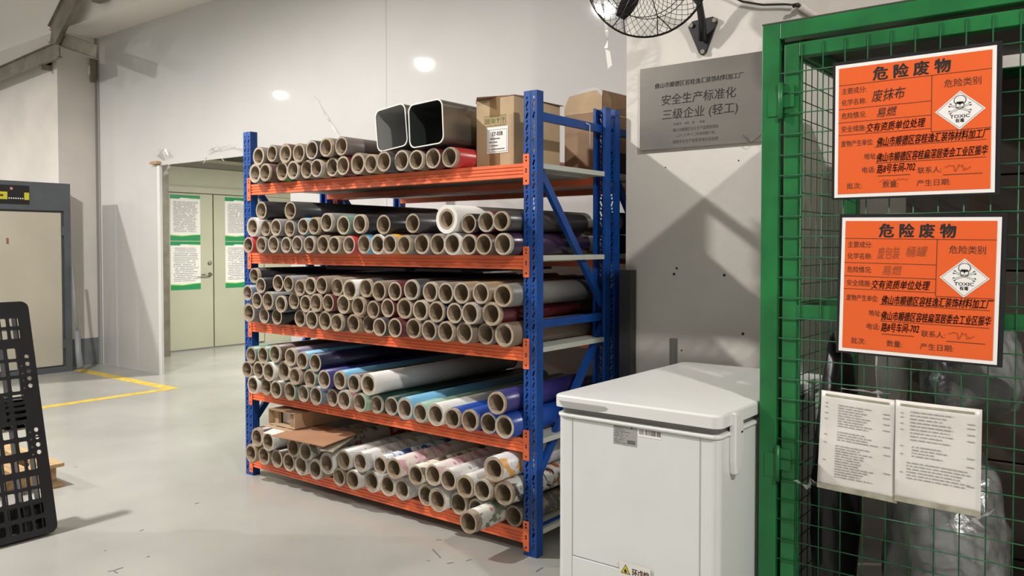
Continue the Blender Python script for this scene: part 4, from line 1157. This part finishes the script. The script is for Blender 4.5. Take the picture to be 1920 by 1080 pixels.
# contents of the cage
def blob(name, c, r, label, m, seed, cat='bag', amp=.24):
    bm = bmesh.new(); bmesh.ops.create_icosphere(bm, subdivisions=4, radius=1)
    from mathutils import noise
    for v in bm.verts:
        n1 = v.co.copy(); k = 1 + amp * noise.noise(n1 * 1.6 + Vector((seed * 3, 0, 0))) + amp * .9 * abs(noise.noise(n1 * 3.5 + Vector((0, seed, 0)))) - amp * .4 * abs(noise.noise(n1 * 8 + Vector((seed, 0, 0))))
        v.co = n1 * k
        if v.co.z < -.8: v.co.z = -.8
    for v in bm.verts: v.co = Vector((v.co.x * r[0], v.co.y * r[1], v.co.z * r[2]))
    for f in bm.faces: f.smooth = True
    me = bpy.data.meshes.new(name); bm.to_mesh(me); bm.free(); me.materials.append(m)
    o = link(name, me); o.location = c
    return tag(o, label, cat, 'waste bags inside the green cage')
blob('waste_bag', (-.49, 2.80, .35), (.185, .20, .37), 'large grey translucent waste bag filling the bottom of the cage', M_BAG, 1)
blob('waste_bag', (-.42, 2.80, .98), (.135, .18, .18), 'grey translucent bag heaped behind the right instruction sheet', M_BAG, 2)
blob('waste_bag', (-.625, 2.72, .99), (.045, .07, .20), 'pale knotted bag with peaked top behind the left instruction sheet', M_BAGW, 3, amp=.12)
blob('waste_bag', (-.80, 2.76, .50), (.065, .15, .52), 'slim black bag added upright to shade the cage hinge side', M_BLACK, 4, amp=.14)  # added to block light from the freezer side and darken this corner
k = 0
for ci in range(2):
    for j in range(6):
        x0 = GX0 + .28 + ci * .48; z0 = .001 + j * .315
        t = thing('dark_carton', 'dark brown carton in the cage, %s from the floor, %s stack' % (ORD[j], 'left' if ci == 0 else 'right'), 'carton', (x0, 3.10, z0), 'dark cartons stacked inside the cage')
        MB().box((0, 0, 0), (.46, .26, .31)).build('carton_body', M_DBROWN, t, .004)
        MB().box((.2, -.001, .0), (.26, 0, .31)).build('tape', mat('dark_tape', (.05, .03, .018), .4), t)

# ================================================================= BLACK PALLET
q0 = on(2, 108, 1000, 0)
pl = thing('plastic_pallet', 'black plastic pallet standing on edge, leaning, at the left edge', 'pallet', (q0.x, q0.y, .012))
PWd, PHt = 1.1, 1.10
holes = []
def H_(x0, y0, x1, y1, r=.006): holes.append(rect(-x1, y0, -x0, y1, r, 2))
# measured from the corner: u to the left, v up
cols = [(.080, .118), (.135, .180), (.197, .242), (.26, .305), (.35, .395), (.412, .457), (.475, .52), (.56, .60), (.62, .66), (.74, .78), (.80, .845), (.86, .90), (.98, 1.02)]
rows_ = [(.385, .435), (.455, .515), (.67, .73), (.745, .81), (.825, .875)]
for (a_, b_) in cols:
    for (c_, d_) in rows_: H_(a_, c_, b_, d_)
for (a_, b_) in [(.05, .092), (.105, .148), (.16, .20), (.215, .26), (.28, .32), (.36, .40), (.42, .46), (.56, .60), (.62, .66), (.80, .845), (.86, .90)]:
    for (c_, d_) in [(.165, .21), (.225, .27), (.30, .35), (.095, .145), (.03, .075), (.92, .965), (.98, 1.02)]: H_(a_, c_, b_, d_)
for (a_, b_) in [(.07, .12), (.14, .155), (.20, .26), (.28, .295), (.36, .42), (.56, .62), (.8, .86)]:
    for (c_, d_) in [(.535, .55), (.565, .58), (.595, .605), (.62, .635), (.645, .655)]: H_(a_, c_, b_, d_, .003)
for v in [.375, .41, .445, .48, .69, .725, .76, .795, .83]:
    holes.append(circ(-.036, v, .011, 10)); holes.append(circ(-.064, v - .008, .005, 8))
ang = math.atan2(.30, 1.056)
base = Matrix.Rotation(-ang, 4, 'Y') @ frame((0, 0, 0), '+x')      # local x along +Y, local y up the slope, local z out
outl = rect(-PWd, 0, 0, PHt, .035, 5)
dm = plate_mesh('deck', [outl] + holes, .010, M_BLACK)
link('deck', dm, pl, mw=base)
bars = MB()
for u in (.0, .054, .126, .188, .25, .33, .405, .468, .54, .61, .70, .79, .855, .94, 1.03, 1.09): bars.box((-u - .006, .012, -.05), (-u, PHt - .012, 0))
for v in (.012, .14, .29, .445, .52, .66, .738, .818, .90, .97, 1.08): bars.box((-PWd + .01, v, -.05), (-.012, v + .006, 0))
bars.build('rib_grid', M_BLACK, pl, mw=base)
for u in (.0, .47, .94):
    for v in (.02, .50):
        MB().box((-u - .15, v, -.13), (-u - .01, v + .14, -.05)).build('foot_block', M_BLACK, pl, .01, mw=base)
for v in (.02, .50): MB().box((-PWd + .01, v, -.145), (-.01, v + .14, -.13)).build('runner', M_BLACK, pl, mw=base)
# wooden pallet with wrapped load behind it
q = on(2, 121, 868, .13)
wp = thing('wooden_pallet', 'low pine pallet on the floor behind the black plastic pallet', 'pallet', (q.x, q.y, 0))
for k in range(4): MB().box((-.9, -.10 - k * .17, .112), (0, -k * .17, .132)).build('plank', M_WOOD, wp, .002)
for k in range(3): MB().box((-.88 + k * .36, -.62, .02), (-.80 + k * .36, -.01, .112)).build('stringer', M_WOOD, wp, .002)
for k in range(2): MB().box((-.9, -.10 - k * .5, .0), (-.0, -k * .5, .02)).build('plank', M_WOOD, wp, .002)
o = blob('wrapped_bundle', (q.x - .55, q.y - .45, .235), (.26, .24, .10), 'white plastic-wrapped bundle lying on the pine pallet', M_BAGW, 9, 'bundle', .12)
del o['group']

# lamp housings above the frame
for i, (p, e) in enumerate(LAMPS):
    t = thing('high_bay_lamp', ('round high bay lamp hanging out of frame before the rack left post', 'round high bay lamp hanging out of frame in front of the green cage', 'round high bay lamp hanging out of frame near the grey cabinet', 'round high bay lamp hanging out of frame farthest beyond the grey cabinet')[i], 'lamp', p, 'high bay lamps in a row')
    MB().lathe([(.15, .01), (.16, .03), (.14, .05), (.08, .12), (.03, .15)], 24).build('housing', M_GREY, t)
    MB().tube([(0, 0, .15), (0, 0, 1.9)], .006, 6).build('hanger', M_GREY, t)
t = thing('corridor_lamp', 'round lamp lighting the corridor behind the partition', 'lamp', (-7.3, 6.3, 2.5))
MB().lathe([(.16, .006), (.17, .03), (.05, .11)], 24).build('housing', M_GREY, t)
